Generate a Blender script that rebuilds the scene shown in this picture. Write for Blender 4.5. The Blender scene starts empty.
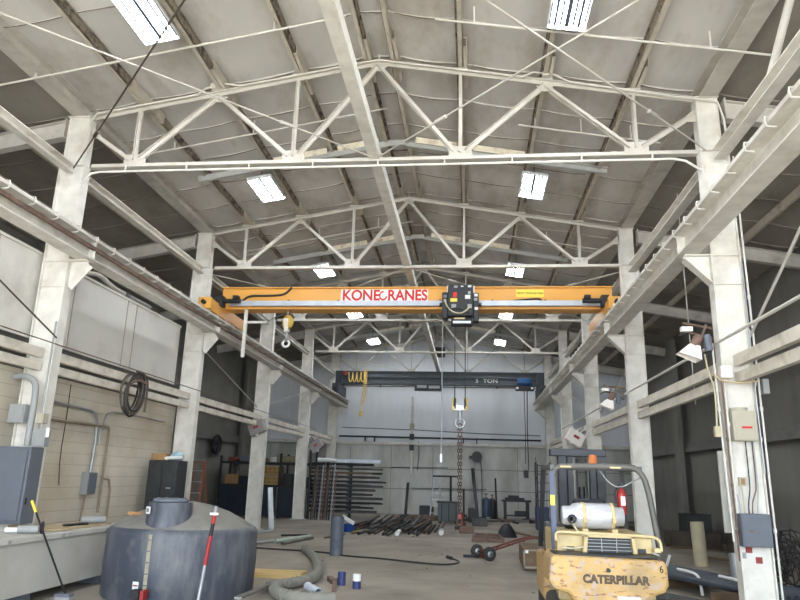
import bpy, math, random
from mathutils import Vector, Matrix
random.seed(7)
V = Vector
COL = bpy.context.scene.collection
SC = bpy.context.scene
PI = math.pi

# ------------------------------------------------------------------ materials
def lin(h):
    def c(u):
        u /= 255.0
        return u / 12.92 if u <= .04045 else ((u + .055) / 1.055) ** 2.4
    return (c(h[0]), c(h[1]), c(h[2]))

def M(name, rgb, rough=.6, metal=0., var=.1, scale=4., dirt=None, dscale=1.2, damt=.5, dlo=.5, dhi=.75, stretch=(1, 1, 1), bump=0., bscale=30., emit=0.):
    m = bpy.data.materials.new(name); m.use_nodes = True
    nt = m.node_tree; N = nt.nodes; L = nt.links
    b = N['Principled BSDF']
    c = lin(rgb)
    tc = N.new('ShaderNodeTexCoord'); mp = N.new('ShaderNodeMapping'); mp.inputs['Scale'].default_value = stretch
    L.new(tc.outputs['Object'], mp.inputs['Vector'])
    n1 = N.new('ShaderNodeTexNoise'); n1.inputs['Scale'].default_value = scale; n1.inputs['Detail'].default_value = 5
    L.new(mp.outputs[0], n1.inputs['Vector'])
    r = N.new('ShaderNodeValToRGB'); r.color_ramp.elements[0].position = .3; r.color_ramp.elements[1].position = .7
    r.color_ramp.elements[0].color = tuple(x * (1 - var) for x in c) + (1,)
    r.color_ramp.elements[1].color = tuple(min(1, x * (1 + var)) for x in c) + (1,)
    L.new(n1.outputs['Fac'], r.inputs[0])
    out = r.outputs[0]
    if dirt:
        n2 = N.new('ShaderNodeTexNoise'); n2.inputs['Scale'].default_value = dscale; n2.inputs['Detail'].default_value = 8; n2.inputs['Roughness'].default_value = .65
        L.new(mp.outputs[0], n2.inputs['Vector'])
        r2 = N.new('ShaderNodeMapRange'); r2.inputs[1].default_value = dlo; r2.inputs[2].default_value = dhi; r2.inputs[4].default_value = damt
        L.new(n2.outputs['Fac'], r2.inputs[0])
        mx = N.new('ShaderNodeMixRGB'); mx.inputs[2].default_value = lin(dirt) + (1,)
        L.new(r2.outputs[0], mx.inputs[0]); L.new(out, mx.inputs[1]); out = mx.outputs[0]
    L.new(out, b.inputs['Base Color'])
    b.inputs['Roughness'].default_value = rough; b.inputs['Metallic'].default_value = metal
    if bump:
        n3 = N.new('ShaderNodeTexNoise'); n3.inputs['Scale'].default_value = bscale; n3.inputs['Detail'].default_value = 4
        L.new(mp.outputs[0], n3.inputs['Vector'])
        bp = N.new('ShaderNodeBump'); bp.inputs['Strength'].default_value = bump; bp.inputs['Distance'].default_value = .02
        L.new(n3.outputs['Fac'], bp.inputs['Height']); L.new(bp.outputs[0], b.inputs['Normal'])
    if emit:
        b.inputs['Emission Color'].default_value = c + (1,); b.inputs['Emission Strength'].default_value = emit
    return m

def wear(m, rgb, scale, stretch, lo, hi, amt):
    # a further layer of chips and scuffs over the paint
    nt = m.node_tree; N = nt.nodes; L = nt.links; b = N['Principled BSDF']
    src = b.inputs['Base Color'].links[0].from_socket
    tc = N.new('ShaderNodeTexCoord'); mp = N.new('ShaderNodeMapping'); mp.inputs['Scale'].default_value = stretch; mp.inputs['Location'].default_value = (3.1, 1.7, scale)
    n = N.new('ShaderNodeTexNoise'); n.inputs['Scale'].default_value = scale; n.inputs['Detail'].default_value = 7
    r = N.new('ShaderNodeMapRange'); r.inputs[1].default_value = lo; r.inputs[2].default_value = hi; r.inputs[4].default_value = amt
    mx = N.new('ShaderNodeMixRGB'); mx.inputs[2].default_value = lin(rgb) + (1,)
    L.new(tc.outputs['Object'], mp.inputs['Vector']); L.new(mp.outputs[0], n.inputs['Vector']); L.new(n.outputs['Fac'], r.inputs[0])
    L.new(r.outputs[0], mx.inputs[0]); L.new(src, mx.inputs[1]); L.new(mx.outputs[0], b.inputs['Base Color'])

STEEL = M('painted_white_steel', (222, 219, 211), .55, dirt=(150, 134, 112), dscale=1.6, damt=.5)
TRUSSP = M('truss_paint', (198, 194, 186), .55, dirt=(140, 126, 106), dscale=2, damt=.5)
GIRTP = M('girt_paint', (214, 207, 194), .6, dirt=(130, 112, 90), dscale=1.6, damt=.6)
STEELD = M('painted_grey_steel', (188, 190, 188), .5, dirt=(110, 100, 90), damt=.4)
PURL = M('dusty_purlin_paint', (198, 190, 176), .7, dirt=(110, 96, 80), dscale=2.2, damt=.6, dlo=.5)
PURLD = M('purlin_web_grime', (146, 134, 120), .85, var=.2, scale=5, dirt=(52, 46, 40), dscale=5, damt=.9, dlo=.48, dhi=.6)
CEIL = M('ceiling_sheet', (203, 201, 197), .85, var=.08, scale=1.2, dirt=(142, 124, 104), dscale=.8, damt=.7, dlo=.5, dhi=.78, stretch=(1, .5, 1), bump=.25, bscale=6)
CEILA = M('shaded_aisle_sheet', (150, 145, 137), .9, var=.1, scale=1.2, dirt=(100, 90, 78), dscale=.8, damt=.7, dlo=.45, dhi=.75, stretch=(1, .5, 1))  # dirtier aisle copy of the ceiling sheet, aisle shade put into its colour
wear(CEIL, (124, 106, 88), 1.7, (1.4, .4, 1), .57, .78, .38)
SEAM = M('ceiling_seam', (120, 112, 100), .9, var=.3)
STRIP = M('bare_plywood_strip', (244, 236, 216), .8, var=.1, scale=6, dirt=(140, 100, 60), dscale=4, damt=.8, dlo=.52)
RAFT = M('aisle_rafter_paint', (200, 196, 188), .6, dirt=(110, 100, 90), damt=.5)
PIPEW = M('white_pipe_paint', (212, 209, 202), .5, dirt=(140, 120, 100), damt=.3)
RUST = M('rusty_bar', (112, 90, 78), .7, var=.3, scale=8)
RODD = M('dark_rod', (92, 84, 74), .5, .6)
RODL = M('light_rod', (186, 182, 174), .5)
FLOOR = M('dusty_concrete', (158, 150, 138), .88, var=.1, scale=.9, dirt=(98, 93, 86), dscale=.4, damt=.7, dlo=.42, dhi=.68, bump=.25, bscale=14)
APRON = M('outdoor_concrete', (188, 184, 176), .9)
WALLU = M('white_sheet_wall', (220, 218, 212), .75, var=.05, scale=.8, dirt=(150, 142, 130), dscale=.6, damt=.55)
WALLB = M('far_white_panel', (234, 237, 242), .7, var=.03, dirt=(196, 198, 202), dscale=.5, damt=.6, stretch=(1, 1, .25))
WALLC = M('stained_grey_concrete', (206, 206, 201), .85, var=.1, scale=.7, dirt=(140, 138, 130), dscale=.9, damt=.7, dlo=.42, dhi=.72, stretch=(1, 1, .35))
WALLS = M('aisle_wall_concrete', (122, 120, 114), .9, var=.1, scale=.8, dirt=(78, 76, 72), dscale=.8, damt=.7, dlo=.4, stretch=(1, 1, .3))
OGIRT = M('outer_girt_paint', (104, 102, 98), .6, var=.15, dirt=(64, 60, 56), damt=.6)
BLOCK = M('beige_block', (202, 194, 178), .85, var=.07, scale=1.5, dirt=(160, 132, 96), dscale=.5, damt=.6, dlo=.5, dhi=.78, bump=.1)
JOINT = M('block_joint', (172, 162, 146), .9)
CRANE = M('crane_yellow', (222, 162, 76), .42, var=.04, scale=1)
CRANEG = M('crane_track_grey', (186, 192, 202), .4, .3)
BLACK = M('black_plastic', (30, 32, 38), .5)
DARKM = M('dark_metal', (52, 52, 55), .5, .5)
CABLE = M('cable_rubber', (44, 42, 42), .6)
CREAMC = M('cable_cream', (190, 180, 150), .6)
SIGNW = M('sign_white', (238, 232, 226), .6, var=.02)
SIGNR = M('sign_red', (206, 38, 34), .6, var=.03)
SIGNY = M('sign_yellow', (238, 214, 80), .6, var=.03)
INK = M('ink_dark', (40, 38, 30), .7)
NAVY = M('navy_crane_paint', (58, 64, 70), .5, var=.12, dirt=(30, 34, 40))
BLUE = M('blue_paint', (26, 70, 116), .45)
HOOKY = M('hook_yellow', (206, 174, 84), .45, dirt=(150, 120, 60), damt=.4)
CHROME = M('bright_steel', (200, 202, 205), .3, .85)
CHAINM = M('rusted_chain', (98, 80, 72), .6, .4, var=.3, scale=10)
TANK = M('tank_plastic', (66, 72, 84), .5, var=.16, scale=1.8, dirt=(150, 150, 150), dscale=2.2, damt=.6, dlo=.46, dhi=.76, stretch=(1, 1, .25), bump=.05)
TANKT = M('tank_dusty_top', (128, 126, 120), .85, var=.15, scale=2.2, dirt=(78, 80, 84), dscale=1.5, damt=.6)
wear(TANK, (124, 122, 118), 3.4, (1, 1, 1), .57, .7, .35)
wear(TANKT, (92, 92, 94), 2.4, (1, 1, 1), .5, .68, .5)
TANKS = M('tank_gauge_strip', (150, 146, 128), .7, var=.2, scale=8)
LBL = M('white_label', (228, 228, 226), .6, var=.02)
LBLG = M('label_print', (120, 118, 120), .7)
REDP = M('red_paint', (158, 44, 42), .45, dirt=(120, 40, 40))
FORK = M('forklift_yellow', (184, 150, 92), .5, var=.14, scale=5, dirt=(168, 150, 138), dscale=10, damt=.9, dlo=.53, dhi=.6)
wear(FORK, (128, 84, 60), 20., (.5, 1, 1.4), .58, .63, .8)
wear(FORK, (96, 84, 70), 2.2, (1, 1, 1), .55, .75, .45)
FORK2 = M('hood_yellow', (186, 166, 120), .5, var=.06, dirt=(120, 104, 70), dscale=3, damt=.5)
WORN = M('bare_worn_metal', (186, 186, 190), .45, .4, var=.15, scale=9, dirt=(150, 116, 90), dscale=7, damt=.6)
FRAMEB = M('guard_black', (74, 75, 76), .45, dirt=(100, 96, 90), damt=.4)
MASTB = M('mast_black', (44, 46, 52), .5, .2, dirt=(90, 88, 84), damt=.3)
FRAMEL = M('guard_blue', (66, 74, 100), .45, var=.15, scale=6)
LPT = M('gas_bottle_silver', (198, 200, 204), .38, .35, var=.08, scale=6, dirt=(150, 145, 138), dscale=5, damt=.5)
STRAP = M('strap_tan', (200, 180, 136), .6)
AMBER = M('amber_lens', (190, 110, 60), .3)
RUBBER = M('tyre_rubber', (58, 57, 55), .85)
GREYP = M('panel_blue_grey', (98, 104, 114), .5, var=.06)
BOXC = M('cream_box', (178, 172, 154), .55, var=.05)
BOXG = M('grey_box', (150, 152, 152), .5, var=.06)
STICKR = M('red_sticker', (150, 62, 56), .6)
WOODL = M('new_lumber', (204, 176, 120), .7, var=.15, scale=5, stretch=(.3, 4, 4))
WOODO = M('old_wood', (112, 92, 72), .8, var=.2, scale=6)
CRATED = M('dark_crate_wood', (74, 66, 58), .85, var=.2)
CARD = M('cardboard', (160, 124, 84), .85)
PALW = M('pallet_wood', (176, 150, 96), .8, var=.15)
GALV = M('galvanized', (168, 172, 176), .4, .6, var=.1)
PIPED = M('dark_steel_pipe', (72, 72, 74), .5, .5, var=.25, scale=5, dirt=(100, 84, 70), damt=.5)
PIPEM = M('mid_steel_pipe', (118, 116, 112), .5, .4, var=.2, scale=5)
HOSEM = M('ribbed_hose', (128, 126, 118), .7, var=.1, scale=8)
BLUEB = M('blue_can', (48, 60, 108), .45, var=.1)
PVCW = M('pvc_white', (206, 214, 226), .5)
PVCT = M('tan_pipe', (178, 170, 142), .7)
LADR = M('orange_ladder', (146, 88, 66), .6)
TARP = M('dark_blue_sheet', (30, 40, 56), .6, var=.25, scale=2, stretch=(4, 1, .4))
RED2 = M('cart_red', (112, 62, 50), .6, var=.15)
TROUGH = M('trough_grey', (190, 188, 182), .6, var=.06, scale=1, dirt=(150, 142, 130), dscale=.8, damt=.5)
LOCK = M('locker_black', (44, 46, 48), .55, var=.12, scale=2, dirt=(84, 84, 84), dscale=3, damt=.4)
WPIPE = M('weathered_pipe', (146, 130, 112), .6, .2, var=.2, scale=8)
COILM = M('cable_coil', (86, 78, 72), .7, var=.25, scale=10)
BRASS = M('valve_brass', (150, 130, 90), .4, .6)
def lamp_mat():
    m = bpy.data.materials.new('lamp_tube_glow'); m.use_nodes = True
    b = m.node_tree.nodes['Principled BSDF']
    b.inputs['Base Color'].default_value = (.9, .9, .9, 1)
    b.inputs['Emission Color'].default_value = (.9, .95, 1, 1); b.inputs['Emission Strength'].default_value = 46.
    return m
GLOW = lamp_mat()
REFL = M('lamp_reflector', (10, 11, 13), .7, 0., var=.02)
REFL.node_tree.nodes['Principled BSDF'].inputs['Specular IOR Level'].default_value = 0.
LAMPC = M('lamp_housing', (214, 216, 218), .5)

# ------------------------------------------------------------------ mesh builder (world coordinates)
def frame(d, up=V((0, 0, 1))):
    d = V(d).normalized(); up = V(up)
    if abs(d.dot(up)) > .98: up = V((0, 1, 0)) if abs(d.y) < .9 else V((1, 0, 0))
    s = d.cross(up).normalized(); u = s.cross(d).normalized()
    return d, s, u

class MB:
    def __init__(self): self.v = []; self.f = []; self.s = []
    def add(self, vs, fs, smooth=False):
        o = len(self.v); self.v += [V(x) for x in vs]
        for f in fs: self.f.append([i + o for i in f]); self.s.append(smooth)
        return self
    def box(self, c, s, rot=None):
        c = V(c); h = V(s) / 2; P = []
        for z in (-1, 1):
            for y in (-1, 1):
                for x in (-1, 1):
                    q = V((x * h.x, y * h.y, z * h.z)); P.append(c + (rot @ q if rot else q))
        return self.add(P, [(0, 2, 3, 1), (4, 5, 7, 6), (0, 1, 5, 4), (2, 6, 7, 3), (0, 4, 6, 2), (1, 3, 7, 5)])
    def bb(self, x0, x1, y0, y1, z0, z1): return self.box(((x0 + x1) / 2, (y0 + y1) / 2, (z0 + z1) / 2), (abs(x1 - x0), abs(y1 - y0), abs(z1 - z0)))
    def sweep(self, p0, p1, prof, up=V((0, 0, 1))):          # prof: closed outline in (side, up)
        p0, p1 = V(p0), V(p1); d, s, u = frame(p1 - p0, up); n = len(prof)
        P = [p + s * a + u * b for p in (p0, p1) for a, b in prof]
        F = [(i, (i + 1) % n, n + (i + 1) % n, n + i) for i in range(n)]
        return self.add(P, F + [tuple(range(n - 1, -1, -1)), tuple(range(n, 2 * n))])
    def bar(self, p0, p1, w, h, up=V((0, 0, 1))):
        return self.sweep(p0, p1, [(-w / 2, -h / 2), (w / 2, -h / 2), (w / 2, h / 2), (-w / 2, h / 2)], up)
    def ibar(self, p0, p1, w, h, t=.02, up=V((0, 0, 1))):
        for a, b, ww, hh in ((0, h / 2 - t / 2, w, t), (0, -h / 2 + t / 2, w, t), (0, 0, t, h - 2 * t)):
            self.sweep(p0, p1, [(a - ww / 2, b - hh / 2), (a + ww / 2, b - hh / 2), (a + ww / 2, b + hh / 2), (a - ww / 2, b + hh / 2)], up)
        return self
    def cbar(self, p0, p1, w, h, t=.012, sgn=1, up=V((0, 0, 1))):
        w2 = w / 2 * sgn
        for a, b, ww, hh in ((0, h / 2 - t / 2, w, t), (0, -h / 2 + t / 2, w, t), (-w2 + t / 2 * sgn, 0, t, h - 2 * t)):
            self.sweep(p0, p1, [(a - ww / 2, b - hh / 2), (a + ww / 2, b - hh / 2), (a + ww / 2, b + hh / 2), (a - ww / 2, b + hh / 2)], up)
        return self
    def dang(self, p0, p1, w=.075, gap=.014, up=V((0, 1, 0))):  # pair of angles back to back
        for q in (-1, 1):
            self.sweep(p0, p1, [(-w / 2, q * gap), (w / 2, q * gap), (w / 2, q * (gap + .008)), (-w / 2, q * (gap + .008))], up)
            self.sweep(p0, p1, [(w / 2 - .01, q * (gap + .008)), (w / 2, q * (gap + .008)), (w / 2, q * (gap + .055)), (w / 2 - .01, q * (gap + .055))], up)
        return self
    def cyl(self, p0, p1, r, n=14, r2=None, smooth=True):
        p0, p1 = V(p0), V(p1); r2 = r if r2 is None else r2; d, s, u = frame(p1 - p0)
        P = [p + s * (rr * math.cos(2 * PI * i / n)) + u * (rr * math.sin(2 * PI * i / n)) for p, rr in ((p0, r), (p1, r2)) for i in range(n)]
        self.add(P, [(i, (i + 1) % n, n + (i + 1) % n, n + i) for i in range(n)], smooth)
        return self.add(P, [tuple(range(n - 1, -1, -1)), tuple(range(n, 2 * n))])
    def pipe(self, p0, p1, r, wall=.2, n=12):                  # hollow open tube
        p0, p1 = V(p0), V(p1); d, s, u = frame(p1 - p0); ri = r * (1 - wall); P = []
        for p, rr in ((p0, r), (p1, r), (p1, ri), (p0, ri)):
            P += [p + s * (rr * math.cos(2 * PI * i / n)) + u * (rr * math.sin(2 * PI * i / n)) for i in range(n)]
        F = []
        for k in range(4):
            a, b = k * n, ((k + 1) % 4) * n
            F += [(a + i, a + (i + 1) % n, b + (i + 1) % n, b + i) for i in range(n)]
        return self.add(P, F)
    def tube(self, pts, r, n=8, smooth_path=0):
        pts = [V(p) for p in pts]
        for _ in range(smooth_path):
            q = [pts[0]]
            for a, b in zip(pts, pts[1:]): q += [a * .75 + b * .25, a * .25 + b * .75]
            pts = q + [pts[-1]]
        P = []; up = None
        for i, p in enumerate(pts):
            d = (pts[min(i + 1, len(pts) - 1)] - pts[max(i - 1, 0)])
            if d.length < 1e-6: d = V((0, 0, 1))
            d.normalize()
            if up is None: _, s, up = frame(d)
            s = d.cross(up)
            if s.length < 1e-4: _, s, up = frame(d)
            s.normalize(); up = s.cross(d).normalized()
            P += [p + s * (r * math.cos(2 * PI * k / n)) + up * (r * math.sin(2 * PI * k / n)) for k in range(n)]
        m = len(pts)
        self.add(P, [(j * n + k, j * n + (k + 1) % n, (j + 1) * n + (k + 1) % n, (j + 1) * n + k) for j in range(m - 1) for k in range(n)], True)
        return self.add([P[k] for k in range(n)] + P[-n:], [tuple(range(n - 1, -1, -1)), tuple(range(n, 2 * n))])
    def lathe(self, prof, c, n=32, axis=V((0, 0, 1)), smooth=True):
        c = V(c); d, s, u = frame(axis); P = []
        for r, z in prof: P += [c + d * z + s * (r * math.cos(2 * PI * k / n)) + u * (r * math.sin(2 * PI * k / n)) for k in range(n)]
        m = len(prof)
        self.add(P, [(j * n + k, j * n + (k + 1) % n, (j + 1) * n + (k + 1) % n, (j + 1) * n + k) for j in range(m - 1) for k in range(n)], smooth)
        if prof[0][0] > 1e-5: self.add(P[:n], [tuple(range(n - 1, -1, -1))])
        if prof[-1][0] > 1e-5: self.add(P[-n:], [tuple(range(n))])
        return self
    def ring(self, c, R, r, axis, n=20, m=8, a0=0, a1=2 * PI, sx=1.):
        c = V(c); d, s, u = frame(axis)
        k = n if a1 - a0 < 2 * PI - 1e-6 else n
        pts = [c + s * (R * sx * math.cos(a0 + (a1 - a0) * i / k)) + u * (R * math.sin(a0 + (a1 - a0) * i / k)) for i in range(k + 1)]
        return self.tube(pts, r, m)
    def prism(self, poly, axis, a, b):                         # poly in the two other axes, extruded a..b on axis
        i = 'xyz'.index(axis); n = len(poly); P = []
        for t in (a, b):
            for p, q in poly:
                w = [p, q]; w.insert(i, t); P.append(V(w))
        return self.add(P, [(k, (k + 1) % n, n + (k + 1) % n, n + k) for k in range(n)] + [tuple(range(n - 1, -1, -1)), tuple(range(n, 2 * n))])
    def center(self):
        xs = [p.x for p in self.v]; ys = [p.y for p in self.v]; zs = [p.z for p in self.v]
        return V(((min(xs) + max(xs)) / 2, (min(ys) + max(ys)) / 2, min(zs)))
    def build(self, name, mat, parent=None, bevel=0., extra=None):
        o0 = wloc(parent) if parent else self.center()
        me = bpy.data.meshes.new(name)
        me.from_pydata([tuple(p - o0) for p in self.v], [], self.f)
        me.polygons.foreach_set('use_smooth', self.s)
        me.materials.append(mat)
        import bmesh
        bm = bmesh.new(); bm.from_mesh(me); bmesh.ops.recalc_face_normals(bm, faces=bm.faces); bm.to_mesh(me); bm.free()
        ob = bpy.data.objects.new(name, me); COL.objects.link(ob)
        if parent: ob.parent = parent
        else: ob.location = o0
        if bevel:
            md = ob.modifiers.new('edge', 'BEVEL'); md.width = bevel; md.segments = 2; md.limit_method = 'ANGLE'; md.angle_limit = .7
        return ob

def wloc(o):
    p = V((0, 0, 0))
    while o: p = p + o.location; o = o.parent
    return p
def tag(o, label, cat, group=None, kind=None):
    o['label'] = label; o['category'] = cat
    if group: o['group'] = group
    if kind: o['kind'] = kind
    return o
def thing(name, label, cat, loc, group=None, kind=None):
    o = bpy.data.objects.new(name, None); o.empty_display_size = .2; COL.objects.link(o); o.location = loc
    return tag(o, label, cat, group, kind)
def struct(o):
    o['kind'] = 'structure'; return o
def dup(root, loc, label=None, group=None):
    r = root.copy(); COL.objects.link(r); r.location = loc
    if label: r['label'] = label
    if group: r['group'] = group
    for ch in list(root.children):
        c = ch.copy(); COL.objects.link(c); c.parent = r
        for g in ch.children:
            d = g.copy(); COL.objects.link(d); d.parent = c
    return r
def text(name, s, size, mat, parent, loc, rot, depth=.004, sx=1., bold=0., space=1.):
    cu = bpy.data.curves.new(name, 'FONT'); cu.body = s; cu.size = size; cu.extrude = depth; cu.align_x = 'CENTER'; cu.align_y = 'CENTER'; cu.offset = bold; cu.space_character = space
    t = bpy.data.objects.new(name + '_src', cu); COL.objects.link(t)
    bpy.context.view_layer.update()
    me = bpy.data.meshes.new_from_object(t.evaluated_get(bpy.context.evaluated_depsgraph_get()))
    bpy.data.objects.remove(t); bpy.data.curves.remove(cu)
    me.transform(Matrix.Diagonal((sx, 1, 1, 1)))
    me.materials.clear(); me.materials.append(mat)
    o = bpy.data.objects.new(name, me); COL.objects.link(o); o.parent = parent
    o.location = V(loc) - wloc(parent); o.rotation_euler = rot
    return o
FACE = (PI / 2, 0, 0)                                           # lettering that faces the open front
ORD = ['first', 'second', 'third', 'fourth', 'fifth', 'sixth', 'seventh', 'eighth']
SIDE = {'L': 'block-wall side', 'R': 'forklift side'}

# ------------------------------------------------------------------ hall dimensions
S = 6.1; T = [10.53 + S * k for k in range(5)]                  # frame lines
XM = -1.66; XL, XR = -7.03, 3.77
YB = 36.0; YF = -4.0; WL, WR = -11.5, 8.2
def ztop(x): return 9.14 - .178 * abs(x - XM)                   # top chord centre line
def deck(x): return ztop(x) + .27

# floor, apron
struct(MB().bb(WL - .3, WR + .3, YF, YB + .3, -.2, 0).build('floor', FLOOR))
o = struct(MB().bb(-40, 40, YF - 45, YF, -.2, -.01).build('floor_apron', APRON))
# roof deck: sagging sheets between the purlins, lapped every 1.22 m
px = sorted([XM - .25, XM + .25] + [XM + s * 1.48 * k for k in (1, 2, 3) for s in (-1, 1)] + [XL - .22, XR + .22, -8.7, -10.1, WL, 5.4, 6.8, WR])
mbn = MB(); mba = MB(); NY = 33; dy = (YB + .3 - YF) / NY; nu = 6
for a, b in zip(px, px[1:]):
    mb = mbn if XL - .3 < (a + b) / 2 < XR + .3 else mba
    for j in range(NY):
        y0, y1 = YF + j * dy, YF + (j + 1) * dy + .04
        P = []
        ph = random.uniform(.6, 1.4)
        for t, y in ((0, y0), (.12, y0 + .12 * dy), (.5, (y0 + y1) / 2), (.88, y1 - .14 * dy), (1, y1)):
            for i in range(nu + 1):
                u = i / nu; x = a + (b - a) * u
                edge = (2 * t - 1) ** 4
                sag = .035 * math.sin(PI * u) * (.5 + .5 * edge * ph) + .022 * (1 - t) + .012 * edge * math.sin(PI * u)
                P.append((x, y, deck(x) - sag))
        k = nu + 1
        mb.add(P, [(r * k + i, r * k + i + 1, (r + 1) * k + i + 1, (r + 1) * k + i) for r in range(4) for i in range(nu)], True)
        # folded lap edge
        mb.add([P[i] for i in range(k)] + [(p[0], p[1], p[2] + .03) for p in P[:k]], [(i, i + 1, k + i + 1, k + i) for i in range(nu)])
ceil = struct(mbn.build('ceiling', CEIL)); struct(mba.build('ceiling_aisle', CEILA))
mb = MB()
for a, b in zip(px, px[1:]):
    for j in range(1, NY):
        if random.random() < .12: continue
        y = YF + j * dy; m = (a + b) / 2; sg = .035 * random.uniform(.75, 1.5)
        pts = []
        u0, u1 = random.uniform(0, .15), random.uniform(.85, 1)
        for i in range(9):
            u = u0 + (u1 - u0) * i / 8; x = a + (b - a) * u
            pts.append((x, y + .015 * math.sin(3 * u + j), deck(x) - sg * math.sin(PI * u) - .03))
        mb.tube(pts, .009, 5)
o = mb.build('ceiling_lap_seam', SEAM); o.parent = ceil; o.location = o.location - ceil.location
# weatherproof roof skin above the sheets
mb = MB(); 
xs = [WL - .4, XM, WR + .4]
mb.add([(x, y, deck(x) + .12 + h) for h in (0, .08) for x in xs for y in (YF - .3, YB + .6)], [(0, 2, 3, 1), (2, 4, 5, 3), (6, 7, 9, 8), (8, 9, 11, 10), (0, 6, 8, 2), (2, 8, 10, 4), (1, 3, 9, 7), (3, 5, 11, 9), (0, 1, 7, 6), (4, 10, 11, 5)])
struct(mb.build('roof_slab', SEAM))

# outer walls
def gable(y0, y1, z0, name, mat, x0=WL, x1=WR):
    return MB().prism([(x0, z0), (x1, z0), (x1, deck(x1) - .02), (XM, deck(XM) - .02), (x0, deck(x0) - .02)], 'y', y0, y1)
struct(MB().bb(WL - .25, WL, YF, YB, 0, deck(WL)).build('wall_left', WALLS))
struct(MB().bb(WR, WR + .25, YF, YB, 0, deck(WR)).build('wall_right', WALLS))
struct(MB().bb(WL, WR, YB, YB + .25, 0, 3.5).build('wall_back', WALLC))
mb = gable(YB - .06, YB + .25, 3.5, '', None)
up_ = struct(mb.build('wall_back_panel', WALLB))
mb = MB()
for i in range(17):
    x = -9.9 + i * 1.1
    mb.bb(x - .012, x + .012, YB - .075, YB - .06, 3.95, deck(x) - .05)
o = mb.build('panel_seam', WALLB, up_)
mb = MB()
for i in range(9):
    mb.bb(-10.8 + i * 2.2 - .01, -10.8 + i * 2.2 + .01, YB - .012, YB, .02, 3.4)
for z in (1.25, 2.3): mb.bb(WL, WR, YB - .02, YB, z - .015, z + .015)
mb.build('trim_joint', WALLS, None)['kind'] = 'structure'
# front wall with its big door opening
mb = MB(); OX0, OX1, OZ = -8.6, 7.9, 6.9
mb.bb(WL, OX0, YF - .25, YF, 0, deck(WL)).bb(OX1, WR, YF - .25, YF, 0, deck(WR))
mb.prism([(OX0, OZ), (OX1, OZ), (OX1, deck(OX1)), (XM, deck(XM)), (OX0, deck(OX0))], 'y', YF - .25, YF)
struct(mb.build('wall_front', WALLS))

# partition between nave and block-wall aisle: white sheets above, block below
mb = MB().bb(-7.60, -7.56, 1.0, 16.35, 3.96, 5.46)
pw = struct(mb.build('wall_partition_upper', WALLU))
mb = MB()
for y in (4.4, 6.9, 9.4, 11.6, 13.6, 14.0): mb.bb(-7.562, -7.552, y - .012, y + .012, 3.98, 5.44)
mb.build('sheet_seam', JOINT, pw)
mb = MB().bb(-7.60, -7.54, 1.0, 16.35, 5.44, 5.49)
mb.build('top_flashing', WALLU, pw)
bw = struct(MB().bb(-7.85, -7.65, 1.0, 16.8, 0, 3.43).build('wall_partition_block', BLOCK))
mb = MB()
z = .2
while z < 3.35:
    mb.bb(-7.652, -7.646, 1.0, 16.8, z - .005, z + .005); z += .21
mb.build('block_joint', JOINT, bw)

# ------------------------------------------------------------------ steel columns
def column(side, k):
    y = T[k]; sg = 1 if side == 'L' else -1
    if side == 'L': lo, hi, u0, u1 = -7.48, -7.0, -7.43, -7.03
    else: lo, hi, u0, u1 = 3.77, 4.22, 3.77, 4.12
    lab = 'stepped white steel crane column on the %s, %s from the open front' % (SIDE[side], ORD[k])
    if side == 'R' and k == 0: lab = 'stepped white steel column carrying the blue-grey electrical panel and many conduits'
    if side == 'L' and k == 0: lab = 'stepped white steel column behind the grey trough, by the block wall'
    t = thing('steel_column', lab, 'column', ((lo + hi) / 2, y, 0), 'crane columns', 'thing')
    fw = .11
    mb = MB().bb(lo, lo + .022, y - fw, y + fw, .03, 7.15).bb(hi - .022, hi, y - fw, y + fw, .03, 7.15).bb(lo + .022, hi - .022, y - .06, y + .04, .03, 7.15)
    mb.build('lower_shaft', STEEL, t)
    mb = MB().bb(u0, u0 + .02, y - .11, y + .11, 7.17, 8.12).bb(u1 - .02, u1, y - .11, y + .11, 7.17, 8.12).bb(u0 + .02, u1 - .02, y - .09, y + .0, 7.17, 8.12)
    mb.build('upper_shaft', STEEL, t)
    MB().bb(lo - .01, hi + .01, y - .12, y + .12, 7.15, 7.17).build('splice_plate', STEEL, t)
    MB().bb(u0 - .02, u1 + .02, y - .13, y + .13, 8.12, 8.145).build('cap_plate', STEEL, t)
    MB().bb(lo - .08, hi + .08, y - .22, y + .22, 0, .03).build('base_plate', STEELD, t)
    for z in (5.33, 4.86):
        MB().bb(lo + .022, hi - .022, y - .105, y - .06, z - .01, z + .01).build('stiffener', STEEL, t)
    # runway bracket
    if side == 'L': f, tip = hi, -6.68
    else: f, tip = lo, 3.38
    mb = MB().bb(min(f, tip), max(f, tip), y - .11, y + .11, 5.325, 5.346)
    mb.prism([(f, 5.325), (tip, 5.325), (tip, 5.27), (f, 4.9)], 'y', y - .012, y + .012)
    mb.bar((tip, y, 5.285), (f, y, 4.88), .2, .018, V((1, 0, 1)))
    mb.build('bracket', STEEL, t)
    return t
cols = {(s, k): column(s, k) for s in 'LR' for k in range(5)}

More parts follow.
